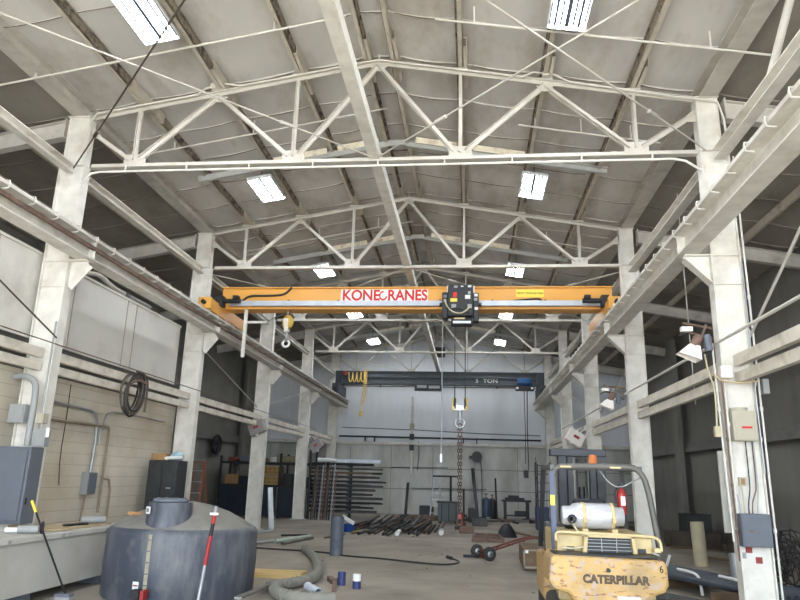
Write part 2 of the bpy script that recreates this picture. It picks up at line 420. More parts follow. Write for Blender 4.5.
# ------------------------------------------------------------------ roof trusses
NX = [XM + 1.48 * i for i in (-3, -2, -1, 0, 1, 2, 3)]
def truss(k):
    y = T[k]
    t = thing('roof_truss', 'pale steel roof truss with triangular web, %s from the open front' % ORD[k] if k < 4 else 'roof truss close in front of the white gable wall', 'truss', (XM, y, 7.08), 'roof trusses')
    zb = 7.13
    for s in (-1, 1):
        xe = XL if s < 0 else XR
        mb = MB(); mb.bar((xe, y, ztop(xe)), (XM, y, ztop(XM)), .13, .016); mb.bar((xe, y, ztop(xe) - .04), (XM, y, ztop(XM) - .04), .03, .07)
        mb.build('top_chord', TRUSSP, t)
    mb = MB().bar((XL + .11, y, zb), (XR - .02, y, zb), .13, .014).bar((XL + .11, y, zb + .04), (XR - .02, y, zb + .04), .03, .08)
    mb.build('bottom_chord', TRUSSP, t)
    nb = [NX[0], NX[2], NX[4], NX[6]]
    for x in nb:
        MB().bb(x - .2, x + .2, y - .011, y + .011, zb + .075, zb + .26).build('gusset_plate', TRUSSP, t)
        MB().dang((x, y, zb + .14), (x, y, ztop(x) - .08), .06).build('vertical_strut', TRUSSP, t)
    tn = [XL + .02, NX[1], XM, NX[5], XR - .02]
    for i, x in enumerate(nb):
        for q in (i, i + 1):
            xa = tn[q]; off = .1 if xa > x else -.1
            za = ztop(xa) - (.32 if q in (0, 4) else .09)
            MB().dang((x + off, y, zb + .16), (xa, y, za), .075).build('diagonal_strut', TRUSSP, t)
    for x in (NX[1], XM, NX[5]):
        MB().prism([(x - .16, ztop(x) - .09), (x + .16, ztop(x) - .09), (x + .08, ztop(x) - .2), (x - .08, ztop(x) - .2)], 'y', y - .011, y + .011).build('gusset_plate', TRUSSP, t)
    for s, xe in ((1, XL), (-1, XR)):
        MB().prism([(xe, ztop(xe) - .2), (xe + s * .2, ztop(xe) - .38), (xe + s * .2, ztop(xe) - .44), (xe, ztop(xe) - .44)], 'y', y - .011, y + .011).build('gusset_plate', TRUSSP, t)
    for x in NX:
        if x == XM: MB().bb(x - .01, x + .01, y - .06, y + .06, ztop(x) + .01, ztop(x) + .12).build('purlin_clip', TRUSSP, t)
        else: MB().bb(x - .13, x + .13, y - .05, y + .05, ztop(x) - .0, ztop(x) + .045).build('purlin_clip', TRUSSP, t)
    return t
for k in range(5): truss(k)

# ------------------------------------------------------------------ purlins (one lapped run per line)
def purlin(x, lab):
    mb = MB(); up = V((0, 0, 1)); zc = ztop(x) + .145
    ends = [YF + .05] + T + [YB - .1]
    for a, b in zip(ends, ends[1:]):
        mb.cbar((x, a, zc), (x, b, zc), .07, .19, .012, 1)
    for y in T: mb.cbar((x + .085, y - .65, zc - .01), (x + .085, y + .65, zc - .01), .06, .19, .012, -1)
    p = tag(mb.build('roof_purlin', PURL), lab, 'purlin', 'roof purlins')
    sd = -1 if x < XM else 1
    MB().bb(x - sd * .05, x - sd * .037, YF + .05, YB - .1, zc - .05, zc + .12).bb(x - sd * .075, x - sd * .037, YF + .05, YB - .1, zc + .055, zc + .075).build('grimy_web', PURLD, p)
purlin(XM - .25, 'dusty roof purlin beside the ridge, on the block-wall slope')
purlin(XM + .25, 'dusty roof purlin beside the ridge, on the forklift slope')
for k in (1, 2, 3):
    for s, sd in ((-1, 'block-wall slope'), (1, 'forklift slope')):
        purlin(XM + s * 1.48 * k, 'dusty roof purlin on the %s, %s away from the ridge pair' % (sd, ORD[k - 1]))
for x, lab in ((-8.7, 'upper purlin over the dark aisle behind the block wall'), (-10.1, 'lower purlin over the dark aisle behind the block wall'),
               (5.4, 'upper purlin over the open aisle beside the forklift'), (6.8, 'lower purlin over the open aisle beside the forklift')):
    mb = MB()
    for a, b in zip([YF + .05] + T, T + [YB - .1]): mb.cbar((x, a, ztop(x) + .145), (x, b, ztop(x) + .145), .07, .19)
    tag(mb.build('roof_purlin', PURL), lab, 'purlin', 'roof purlins')
# deep eave beams on the column lines
for x, s in ((XL - .18, 'L'), (XR + .2, 'R')):
    mb = MB().ibar((x, YF + .05, ztop(x) + .125), (x, YB - .1, ztop(x) + .125), .3, .26, .016)
    tag(mb.build('eave_beam', RAFT), 'wide dusty eave beam along the column tops, %s' % SIDE[s], 'beam', 'eave beams')
# aisle rafters
for k in range(5):
    for s in 'LR':
        if s == 'L': a, b = V((-7.5, T[k], ztop(-7.5) - .17)), V((WL + .01, T[k], ztop(WL) - .17))
        else: a, b = V((4.235, T[k], ztop(4.235) - .17)), V((WR - .01, T[k], ztop(WR) - .17))
        mb = MB().ibar(a, b, .16, .34, .014)
        mb.bb(min(a.x, a.x), a.x + (-.02 if s == 'L' else .02), T[k] - .1, T[k] + .1, a.z - .2, a.z + .2)
        tag(mb.build('aisle_rafter', RAFT), 'sloping aisle rafter on the %s, meeting the %s column from the front' % (SIDE[s], ORD[k]), 'beam', 'aisle rafters', 'thing')
# mid-bay cross struts carrying a pale board strip under the roof
for i in range(4):
    y = T[i] + S / 2 + .02
    t = thing('mid_bay_strut', 'cross strut under the roof sheets in the %s bay, edged with a pale board strip' % ORD[i], 'beam', (XM, y, ztop(XM)), 'mid-bay struts')
    for s in (-1, 1):
        x0, x1 = XM + s * .2, XM + s * 4.6
        MB().cbar((x0, y, ztop(x0) + .02), (x1, y, ztop(x1) + .02), .08, .14).build('channel', STEELD, t)
        for q0, q1 in ((.42, 1.36), (1.6, 2.84)):
            xa, xb = XM + s * q0, XM + s * q1
            MB().bar((xa, y - .05, ztop(xa) + .12), (xb, y - .05, ztop(xb) + .12), .02, .14).build('board_strip', STRIP, t)
    MB().bb(XM - .2, XM + .2, y - .04, y + .04, ztop(XM) - .06, ztop(XM) + .07).build('ridge_piece', STEELD, t)

# roof pipes that follow the slopes
def slope_pipe(y, x0, x1, off, r, lab, hang=True):
    mb = MB(); pts = [(x0, y, ztop(x0) + off), (x1, y, ztop(x1) + off)]
    mb.tube(pts, r, 8)
    for u in (.12, .45, .8):
        x = x0 + (x1 - x0) * u
        mb.bb(x - .012, x + .012, y - .012, y + .012, ztop(x) + off, ztop(x) + .2)
    tag(mb.build('roof_pipe', PIPEW), lab, 'pipe', 'thin pipes below the roof')
for y, nm in ((9.05, 'in front of the first truss'), (11.95, 'just behind the first truss'), (18.1, 'just behind the second truss'), (24.2, 'just behind the third truss')):
    slope_pipe(y, -7.9 if y < 10 else -6.7, XM - .02 if y > 10 else -2.0, -.1, .018, 'thin white pipe under the block-wall roof slope, ' + nm)
    slope_pipe(y, XM + 1.1 if y < 10 else XM + 2.6, 4.6 if y < 10 else 3.6, -.1, .018, 'thin white pipe under the forklift roof slope, ' + nm)

# longitudinal tube on the bottom chords, below the ridge
tag(MB().bar((-1.68, 3.0, 7.29), (-1.68, T[4] + .1, 7.29), .19, .21).build('ridge_tube', STEEL), 'long square grey tube running under the ridge across every truss', 'beam')
# eave struts between columns at chord level
for s, x, w in (('L', -7.18, .14), ('R', 4.02, .18)):
    ys = [2.0] + T
    for i in range(5):
        a, b = ys[i] + (.2 if i else 0), ys[i + 1] - .2
        mb = MB().cbar((x, a, 7.03), (x, b, 7.03), w, .16 if s == 'L' else .2, .014, 1 if s == 'L' else -1)
        lab = 'grey eave strut on the %s, reaching from the open front to the first column' % SIDE[s] if i == 0 else 'grey eave strut on the %s, between the %s and %s columns' % (SIDE[s], ORD[i - 1], ORD[i])
        tag(mb.build('eave_strut', STEEL), lab, 'beam', 'eave struts')
# bracing rods in the chord plane
def rod(p0, p1, r, mat, lab, buckle=True, name='brace_rod'):
    p0, p1 = V(p0), V(p1); mb = MB().cyl(p0, p1, r, 8)
    if buckle:
        m = p0.lerp(p1, .2); d = (p1 - p0).normalized(); mb.cyl(m - d * .12, m + d * .12, r * 2.2, 8)
    tag(mb.build(name, mat), lab, 'rod', 'bracing rods')
c1 = T[0]
rod((-1.7, c1 - .12, 7.16), (-7.7, 4.43, 7.16), .014, RODL, 'pale bracing rod from the first truss centre out over the block-wall side')
rod((-1.6, c1 - .12, 7.16), (4.1, 4.43, 7.16), .014, RODL, 'pale bracing rod from the first truss centre out over the forklift side')
rod((XR + .05, c1 - .2, 7.11), (-1.85, 4.43, 7.11), .014, RODL, 'pale bracing rod crossing to the first column on the forklift side')
rod((XL - .1, c1 - .2, 7.05), (-1.6, 4.43, 7.05), .014, RODD, 'dark bracing rod ending at the first column on the block-wall side')
for (a, b, nm) in (((-1.7, T[1] + .1, 7.16), (XL - .05, T[2] - .2, 7.16), 'from the second truss centre to the third block-wall column'), ((-1.6, T[1] + .1, 7.16), (XR + .05, T[2] - .2, 7.16), 'from the second truss centre to the third forklift-side column'),
                   ((XL - .05, T[1] + .2, 7.06), (-1.8, T[2] - .1, 7.06), 'from the second block-wall column to the third truss centre'), ((XR + .05, T[1] + .2, 7.06), (-1.5, T[2] - .1, 7.06), 'from the second forklift-side column to the third truss centre')):
    rod(a, b, .016, RODL, 'pale bracing rod ' + nm)
rod((4.22, c1 - .05, 3.98), (4.22, 5.6, 6.62), .022, RODL, 'sloping wall brace rod above the forklift-side girts, in front of the first column', False)
rod((-6.95, c1 - .17, 3.93), (-6.95, 6.2, 5.4), .014, RODD, 'dark sloping rod in front of the white sheet wall, by the first column', False)
for k, dd in ((2, 1), (2, -1)):
    rod((-7.4, T[k], 4.05) , (-7.4, T[k + dd] , 5.3) , .018, RODL, 'wall brace rod beside the third block-wall column, rising %s' % ('to the back' if dd > 0 else 'to the front'), False)
    rod((4.24, T[k], 4.05) , (4.24, T[k + dd] , 5.3) , .018, RODL, 'wall brace rod beside the third forklift-side column, rising %s' % ('to the back' if dd > 0 else 'to the front'), False)
tag(MB().cyl((4.12, 8.72, 7.17), (4.07, 7.5, 8.02), .055, 10).build('pipe_brace', PIPEW), 'short white pipe brace rising from the eave strut, forklift side', 'pipe')

# conduits on the first truss
mb = MB(); y = c1 - .1
mb.tube([(XL + .02, y, 6.78), (XL + .18, y, 6.98), (XL + .35, y, 7.01), (XR - .45, y, 7.01), (XR - .25, y, 6.97), (XR - .02, y, 6.8)], .022, 8)
for i in range(9): mb.bb(-6.2 + i * 1.15 - .01, -6.2 + i * 1.15 + .01, y - .02, y + .02, 6.99, 7.12)
tag(mb.build('conduit', PIPEW), 'white conduit clipped under the bottom chord of the first truss', 'conduit', 'conduits')
mb = MB()
pts = [(XL + .02, y, 7.3), (XL + .02, y, ztop(XL) - .15), (XL + .12, y, ztop(XL + .12) - .0), (-5.0, y, ztop(-5.0) - .02), (-4.85, y, ztop(-4.85) + .08), (-4.5, y, ztop(-4.5) + .1), (-4.2, y, ztop(-4.2) - .01), (XM, y, ztop(XM) - .03), (.9, y, ztop(.9) - .03), (1.1, y, ztop(1.1) + .09), (1.45, y, ztop(1.45) + .09), (1.7, y, ztop(1.7) - .02), (XR - .35, y, ztop(XR - .3) - .06), (XR - .1, y - .06, ztop(XR - .1) - .1), (XR + .33, y - .06, 8.0), (XR + .4, y - .06, 7.7), (XR + .42, y - .06, 7.25)]
mb.tube(pts, .018, 8)
for x in (-4.7, 1.3): mb.bb(x - .05, x + .05, y - .06, y + .03, ztop(x) + .02, ztop(x) + .12)
tag(mb.build('conduit', PIPEW), 'white conduit with junction boxes along the top chord of the first truss', 'conduit', 'conduits')

# ------------------------------------------------------------------ crane runways
def runway(side):
    x = -6.73 if side == 'L' else 3.44; sg = 1 if side == 'L' else -1; ya, yb = 3.0, 35.6
    t = thing('crane_runway', 'long pale crane runway girder with hook-bolted rail, %s' % SIDE[side], 'beam', (x, (ya + yb) / 2, 5.35))
    MB().ibar((x, ya, 5.52), (x, yb, 5.52), .3, .34, .022).build('girder', STEEL, t)
    mb = MB().bb(x - .045, x + .045, ya, yb, 5.69, 5.705).bb(x - .012, x + .012, ya, yb, 5.705, 5.74).bb(x - .03, x + .03, ya, yb, 5.74, 5.765)
    mb.build('rail', STEELD, t)
    xi = x + sg * .15
    # square edge pipe along the inner edge of the top flange
    MB().bb(xi + sg * .0, xi + sg * .055, ya, yb, 5.665, 5.72).build('edge_strip', PIPEW, t)
    bolt = None
    n = 54
    for i in range(n):
        yy = ya + 1.6 + i * .58
        if bolt is None:
            mb = MB(); mb.tube([(xi + sg * .0, yy, 5.735), (xi + sg * .075, yy, 5.735), (xi + sg * .085, yy, 5.68), (xi + sg * .07, yy, 5.625), (xi - sg * .03, yy, 5.615)], .012, 6)
            bolt = mb.build('hook_bolt', PIPEW, t); y_0 = yy
        else:
            c = bolt.copy(); COL.objects.link(c); c.location = V((0, yy - y_0, 0))
    if side == 'L':
        MB().bb(xi - .05, xi + .0, ya, yb, 5.525, 5.59).build('conductor_bar', RUST, t)
    for k in range(5):
        MB().bb(x - .14, x + .14, T[k] - .008, T[k] + .008, 5.375, 5.665).build('web_stiffener', STEEL, t)
    return t
runway('L'); runway('R')

# girts: two channels and a pipe between the columns
for s, x in (('L', -7.22), ('R', 3.99)):
    ys = [1.2] + T + [YB - .05]
    for i in range(6):
        a, b = ys[i] + (.12 if i else 0), ys[i + 1] - .12
        where = 'in front of the first column' if i == 0 else ('behind the last column' if i == 5 else 'between the %s and %s columns' % (ORD[i - 1], ORD[i]))
        for z0, z1, nm in (((3.60, 3.76, 'upper'), (3.38, 3.52, 'lower')) if s == 'L' else ((3.55, 3.72, 'upper'), (3.3, 3.46, 'lower'))):
            mb = MB().cbar((x, a, (z0 + z1) / 2), (x, b, (z0 + z1) / 2), .1, z1 - z0, .012, -1 if s == 'L' else 1)
            if s == 'R':
                mb = MB().cbar((x, a, (z0 + z1) / 2), (x, b, (z0 + z1) / 2), .1, z1 - z0, .012, 1)
            tag(mb.build('wall_girt', GIRTP), '%s pale channel girt on the %s, %s' % (nm, SIDE[s], where), 'girt', 'channel girts', 'thing')
mb = MB().cyl((3.7, 1.2, 3.9), (3.7, 28.0, 3.9), .024, 10)
tag(mb.build('compressed_air_pipe', PIPEW), 'pale air pipe running above the girts on the forklift side', 'pipe')
mb = MB().tube([(-6.96, 1.2, 3.83), (-6.96, T[0] - .3, 3.83), (-6.94, T[0], 3.82), (-6.96, T[0] + .4, 3.83), (-6.96, 30, 3.83)], .011, 8)
tag(mb.build('service_cable', RUST), 'thin brown service cable running above the girts on the block-wall side', 'pipe')

# far wall pipes, girts and the outer-wall posts
mb = MB().cyl((WL + .1, YB - .18, 3.55), (WR - .1, YB - .18, 3.55), .09, 12)
for i in range(7): mb.bb(-10 + i * 2.8 - .02, -10 + i * 2.8 + .02, YB - .2, YB - .06, 3.5, 3.68)
tag(mb.build('wall_pipe', STEEL), 'thick pale pipe along the far wall, at the foot of the white panels', 'pipe')
mb = MB().cyl((-7.0, YB - .3, 3.88), (3.6, YB - .3, 3.84), .045, 10)
for x in (-5.6, -5.1, -.4, .3): mb.bb(x - .03, x + .03, YB - .33, YB - .06, 3.62, 3.9)
tag(mb.build('wall_pipe', DARKM), 'dark pipe running just above the pale pipe on the far wall', 'pipe')
tag(MB().tube([(-6.9, YB - .12, 4.35), (-3, YB - .12, 4.28), (.5, YB - .12, 4.15), (3.6, YB - .12, 4.1)], .02, 6).build('wall_cable', CABLE), 'thin dark cable slung across the white far wall panels', 'cable')
tag(MB().tube([(-6.2, YB - .1, 7.9), (-3.5, YB - .1, 7.45), (-1.5, YB - .1, 7.3), (1.5, YB - .1, 7.5), (3.5, YB - .1, 7.9)], .025, 6).build('wall_cable', SIGNW), 'white cable sagging across the gable above the navy crane', 'cable')
mb = MB().bb(WR - .15, WR - .01, YF + .1, YB - .3, 3.2, 3.34).bb(WR - .21, WR - .15, YF + .1, YB - .3, 3.0, 3.2)
tag(mb.build('outer_wall_girt', OGIRT), 'grey girt along the dark outer wall of the forklift-side aisle', 'girt', 'outer girts', 'thing')
mb = MB().bb(WL + .01, WL + .14, YF + .1, YB - .3, 3.4, 3.54).bb(WL + .14, WL + .2, YF + .1, YB - .3, 3.22, 3.4)
tag(mb.build('outer_wall_girt', OGIRT), 'grey girt along the dark outer wall behind the storage rack', 'girt', 'outer girts', 'thing')
for i, y in enumerate((14.9, 21.0, 27.0, 33.1)):
    tag(MB().bb(WR - .38, WR - .22, y - .3, y + .3, 0, ztop(WR) - .02).build('wall_post', WALLS), 'concrete post on the outer wall beyond the forklift, %s from the open front' % ORD[i], 'post', 'outer wall posts', 'thing')
for i, y in enumerate((22.0, 32.6)):
    tag(MB().bb(WL + .22, WL + .38, y - .28, y + .28, 0, ztop(WL) - .02).build('wall_post', WALLS), 'grey post on the outer wall behind the block-wall columns, %s' % ('nearer the front' if i == 0 else 'behind the storage rack'), 'post', 'outer wall posts', 'thing')
t = thing('wall_vent', 'dark louvred vent high in the white gable', 'vent', (-1.75, YB - .09, 8.2))
MB().bb(-2.1, -1.4, YB - .14, YB - .06, 8.2, 8.75).build('vent_frame', DARKM, t)
mb = MB()
for i in range(6): mb.box((-1.75, YB - .16, 8.26 + i * .085), (.64, .05, .012), Matrix.Rotation(.5, 3, 'X'))
mb.build('louver', RUST, t)

# ------------------------------------------------------------------ high-bay lamps
def lamp(x, y, lab, tubes=6):
    z = ztop(x) - .22
    t = thing('ceiling_light', lab, 'light', (x, y, z - .1), 'high-bay lamps')
    w, l = .52, 1.2; sl = math.atan(.178) * (1 if x < XM else -1)
    Rm = Matrix.Rotation(-sl, 3, 'Y'); c = V((x, y, z))
    mb = MB().box(c + Rm @ V((0, 0, .02)), (w, l, .02), Rm)
    mb.build('reflector', REFL, t); mb = MB().box(c + Rm @ V((0, 0, .035)), (w + .04, l + .04, .008), Rm)
    for s in (-1, 1): mb.box(c + Rm @ V((s * (w / 2 + .02), 0, -.01)), (.012, l + .04, .06), Rm); mb.box(c + Rm @ V((0, s * (l / 2 + .02), -.01)), (w + .04, .012, .06), Rm)
    mb.build('housing', LAMPC, t)
    for i in range(tubes):
        q = (-.5 + (i + .5) / tubes) * w
        if tubes == 6 and i in (2, 3): q *= 1.25
        MB().cyl(c + Rm @ V((q, -l / 2 + .03, -.02)), c + Rm @ V((q, l / 2 - .03, -.02)), .0195, 8).build('lamp_tube', GLOW, t)
    MB().box(c + V((0, 0, .06)), (.14, .5, .06), Rm).build('ballast_box', STEELD, t)
    mb = MB()
    for s in (-1, 1): mb.cyl(c + V((0, s * .45, .03)), (x, y + s * .45, deck(x) - .04), .008, 6)
    mb.build('hanger', DARKM, t)
LY = [8.0, 14.2, 20.6, 26.6, 32.3]
for i, y in enumerate(LY):
    lamp(-4.82, y, 'bright fluorescent high-bay lamp on the block-wall slope, %s from the open front' % ORD[i])
    if True: lamp(1.42, y + .15, 'bright fluorescent high-bay lamp on the forklift slope, %s from the open front' % ORD[i])

# ------------------------------------------------------------------ yellow bridge crane
CY = 16.9
t = thing('bridge_crane', 'yellow single-girder bridge crane with red and white lettered sign', 'crane', (XM, CY, 5.765))
MB().bb(-6.72, 3.6, CY, CY + .34, 6.12, 6.66).build('bridge_girder', CRANE, t, .01)
mb = MB().bb(-6.75, 3.62, CY - .05, CY + .39, 6.66, 6.69); mb.build('top_flange', CRANE, t)
MB().bb(-6.75, 3.62, CY - .06, CY + .4, 6.07, 6.12).build('bottom_flange', CRANE, t)
mb = MB().bb(-6.45, 3.5, CY - .16, CY - .08, 6.16, 6.28).bb(-6.45, 3.5, CY - .18, CY - .06, 6.14, 6.16)
fr = mb.build('festoon_track', CRANEG, t)
for i in range(8):
    x = -6.2 + i * 1.35
    MB().bb(x - .025, x + .025, CY - .1, CY + .0, 6.2, 6.32).build('track_bracket', DARKM, t)
for s, x in ((-1, -6.73), (1, 3.44)):
    et = MB().bb(x - .13, x + .13, 15.9, 18.75, 5.8, 6.12).build('end_truck', CRANE, t, .012)
    for yy in (16.15, 18.45): MB().cyl((x - .05, yy, 5.905), (x + .05, yy, 5.905), .137, 20).build('wheel', DARKM, et)
    b = MB().bb(x - .17, x + .17, 15.75, 15.9, 5.82, 6.12).build('buffer_block', CRANE, et, .01)
    MB().cyl((x, 15.64, 5.98), (x, 15.76, 5.98), .055, 14).build('rubber_buffer', BLACK, et)
    MB().bb(x - .17, x + .17, CY - .06, CY + .42, 6.1, 6.16).build('saddle_plate', CRANE, et)
    xm = x - s * .5
    mo = MB().cyl((x - s * .2, CY - .35, 6.22), (x - s * .65, CY - .35, 6.22), .062, 14)
    mo.bb(min(x - s * .2, x - s * .02), max(x - s * .2, x - s * .02), CY - .48, CY - .22, 6.06, 6.34)
    m_ = mo.build('drive_motor', DARKM, t)
    MB().bb(min(x - s * .6, x - s * .45), max(x - s * .6, x - s * .45), CY - .42, CY - .28, 6.28, 6.36).build('terminal_box', BLACK, m_)
MB().tube([(-6.2, CY - .03, 6.2), (-6.12, CY - .03, 6.34), (-5.95, CY - .03, 6.46), (-5.5, CY - .03, 6.45), (-5.05, CY - .03, 6.47), (-4.9, CY - .03, 6.56), (-4.8, CY - .03, 6.69)], .03, 8, 2).build('power_cable', CABLE, t)
MB().tube([(1.1, CY - .1, 6.29), (1.4, CY - .04, 6.33), (1.65, CY - .03, 6.36), (1.78, CY - .03, 6.35), (1.82, CY - .1, 6.28)], .025, 8, 2).build('power_cable', CABLE, t)
# cross-travel pick-up arm and post next to the block-wall rail
mb = MB().bb(-6.06, -5.98, CY - .02, CY + .06, 4.78, 6.08).bb(-6.0, -5.45, CY - .0, CY + .05, 5.7, 5.76)
mb.build('collector_arm', PIPEW, t)
sg = MB().bb(-3.45, -1.12, CY - .012, CY - .002, 6.285, 6.625).build('name_sign', SIGNW, t)
yS = CY - .016
text('lettering', 'KONE', .40, SIGNR, sg, (-2.905, yS, 6.452), FACE, .003, .92, .011)
text('lettering', 'RANES', .40, SIGNR, sg, (-1.665, yS, 6.452), FACE, .003, .88, .011)
mb = MB(); pts = []
a0, a1 = math.radians(82), math.radians(352)
for r0 in (.132, .086):
    for i in range(21):
        a = a0 + (a1 - a0) * i / 20; pts.append((-2.312 + .85 * r0 * math.cos(a), 6.452 + r0 * math.sin(a)))
n = 21
for i in range(20):
    q = [pts[i], pts[i + 1], pts[n + i + 1], pts[n + i]]
    mb.prism(q, 'y', yS - .003, yS + .003)
mb.build('lettering', SIGNR, sg)
wn = MB().bb(1.17, 1.88, CY - .012, CY - .002, 6.41, 6.61).build('warning_sign', SIGNY, t)
text('lettering', 'REMOTE CONTROLLED CRANE', .075, INK, wn, (1.525, CY - .015, 6.51), FACE, .002, .62)

# hoist trolley
t = thing('hoist_trolley', 'black hoist trolley with cables and coloured labels on the yellow crane girder', 'hoist', (-.27, CY - .35, 5.6))
MB().bb(-.62, .1, CY - .22, CY - .19, 5.82, 6.66).build('mounting_plate', SIGNW, t)
MB().bb(-.58, .06, CY - .55, CY - .22, 5.78, 6.6).build('control_cabinet', BLACK, t, .02)
MB().bb(-.73, -.58, CY - .5, CY - .2, 5.72, 6.42).build('gearbox', BLACK, t, .03)
MB().bb(.06, .2, CY - .5, CY - .2, 5.65, 6.4).build('motor_housing', BLACK, t, .02)
MB().cyl((-.8, CY - .35, 6.12), (.27, CY - .35, 6.12), .05, 12).build('drive_shaft', DARKM, t)
MB().cyl((-.5, CY - .3, 5.72), (.05, CY - .3, 5.72), .13, 20).build('rope_drum', DARKM, t)
MB().bb(-.45, .0, CY - .5, CY - .46, 5.6, 5.66).build('limit_bar', CHROME, t)
MB().bb(-.5, .03, CY - .46, CY - .14, 5.58, 5.62).build('base_plate', BLACK, t)
for x, z, w, h, m in ((-.4, 6.33, .1, .13, SIGNR), (-.43, 6.19, .17, .09, SIGNY), (-.08, 6.27, .13, .1, LBL), (-.04, 6.38, .07, .08, BOXG), (-.38, 6.54, .09, .06, BOXG), (-.22, 6.55, .06, .03, LBL), (-.03, 6.55, .09, .05, LBL), (-.43, 6.03, .12, .1, BOXG), (-.03, 6.03, .11, .1, BOXG)):
    MB().bb(x - w / 2, x + w / 2, CY - .556, CY - .551, z - h / 2, z + h / 2).build('label_plate', m, t)
for x, z, m in ((.13, 6.33, LBL), (.12, 6.22, BOXG), (.14, 5.98, LBL), (-.65, 6.3, GREYP), (-.65, 6.18, GREYP)):
    MB().bb(x - .045, x + .045, CY - .512, CY - .501, z - .035, z + .035).build('label_plate', m, t)
MB().tube([(-.66, CY - .56, 6.2), (-.6, CY - .6, 6.0), (-.45, CY - .62, 5.85), (-.25, CY - .62, 5.82), (-.12, CY - .6, 5.9), (-.02, CY - .6, 6.0)], .018, 8, 2).build('cable', CREAMC, t)
MB().tube([(-.55, CY - .58, 5.95), (-.3, CY - .6, 5.98), (-.1, CY - .58, 5.9), (.05, CY - .58, 5.76)], .016, 8, 2).build('cable', CABLE, t)
MB().bb(-.42, -.15, CY - .52, CY - .5, 5.7, 5.74).build('lever', STRAP, t)
for x in (-.4, -.14): MB().cyl((x, CY - .3, 3.7), (x, CY - .3, 5.62), .012, 8).build('hoist_rope', DARKM, t)
# crane hook block below it
t = thing('hook_block', 'yellow-cheeked hook block hanging from the hoist ropes', 'hook', (-.27, CY - .3, 3.0))
for s in (-1, 1):
    MB().prism([(-.27 + s * .2, 3.72), (-.27 + s * .15, 3.74), (-.27 + s * .13, 3.46), (-.27 + s * .18, 3.4)], 'y', CY - .42, CY - .18).build('cheek_plate', HOOKY, t)
    MB().cyl((-.27 + s * .1, CY - .3, 3.6), (-.27 + s * .16, CY - .3, 3.6), .14, 18).build('sheave', DARKM, t)
MB().bb(-.41, -.13, CY - .36, CY - .24, 3.44, 3.56).build('crosshead', GALV, t)
MB().cyl((-.27, CY - .3, 3.28), (-.27, CY - .3, 3.46), .045, 12).build('swivel', GALV, t)
MB().ring((-.27, CY - .3, 3.13), .11, .034, (0, 1, 0), 22, 10, math.radians(-230), math.radians(60)).tube([(-.27, CY - .3, 3.29), (-.27, CY - .3, 3.24), (-.27, CY - .3, 3.2)], .035, 8).build('hook', GALV, t)
# chain sling
mb = MB(); z = 3.02; i = 0
while z > 1.0:
    for dx in (-.035, .035):
        ax = (0, 1, 0) if i % 2 else (1, 0, 0)
        c = V((-.27 + dx * (1 - .4 * (3 - z) / 2), CY - .3, z)); d, s_, u_ = frame(ax)
        pts = []
        for k in range(13):
            a = 2 * PI * k / 12; h = V((0, 0, 1)); sd = V((0, 1, 0)) if not i % 2 else V((1, 0, 0))
            pts.append(c + sd * (.024 * math.cos(a)) + h * (.05 * math.sin(a)))
        mb.tube(pts, .0115, 5)
    z -= .078; i += 1
mb.ring((-.27, CY - .3, 3.06), .06, .016, (0, 1, 0), 14, 6)
tag(mb.build('chain_sling', CHAINM), 'rusty two-leg chain sling hanging from the crane hook', 'chain')
t = thing('chain_hook', 'rusty grab hook at the lower end of the chain sling', 'hook', (-.27, CY - .3, .72))
MB().ring((-.27, CY - .3, .82), .07, .022, (0, 1, 0), 18, 8, math.radians(-220), math.radians(70)).build('hook', CHAINM, t)
MB().bb(-.31, -.23, CY - .33, CY - .27, .9, 1.0).build('clevis', REDP, t)
tag(MB().tube([(-.73, CY - .1, 6.1), (-.73, CY - .1, 4.5), (-.72, CY - .1, 3.4), (-.73, CY - .1, 2.35)], .012, 8).bb(-.76, -.70, CY - .13, CY - .07, 2.2, 2.4).build('pendant_control', GALV), 'thin hanging control pendant left of the crane hook' .replace('left of', 'beside'), 'control')
# auxiliary yellow hook under the girder near the block-wall end
t = thing('spare_hook', 'small yellow pulley with pale hook hanging under the crane girder end', 'hook', (-4.91, CY + .15, 5.05))
MB().cyl((-4.91, CY + .15, 5.9), (-4.91, CY + .15, 6.068), .03, 8).build('shackle', GALV, t)
MB().lathe([(.06, -.06), (.17, -.06), (.2, -.04), (.17, 0), (.2, .04), (.17, .06), (.06, .06)], (-4.9, CY + .15, 5.76), 24, (.75, 1, 0)).build('sheave', HOOKY, t)
MB().prism([(-5.0, 5.85), (-4.84, 5.85), (-4.86, 5.5), (-4.95, 5.5)], 'y', CY + .05, CY + .25).build('cheek_plate', PIPEW, t)
MB().cyl((-4.91, CY + .15, 5.3), (-4.91, CY + .15, 5.52), .03, 8).build('swivel', GALV, t)
MB().ring((-4.91, CY + .15, 5.18), .09, .034, (0, 1, 0), 18, 8, math.radians(-240), math.radians(60)).build('hook', LBL, t)

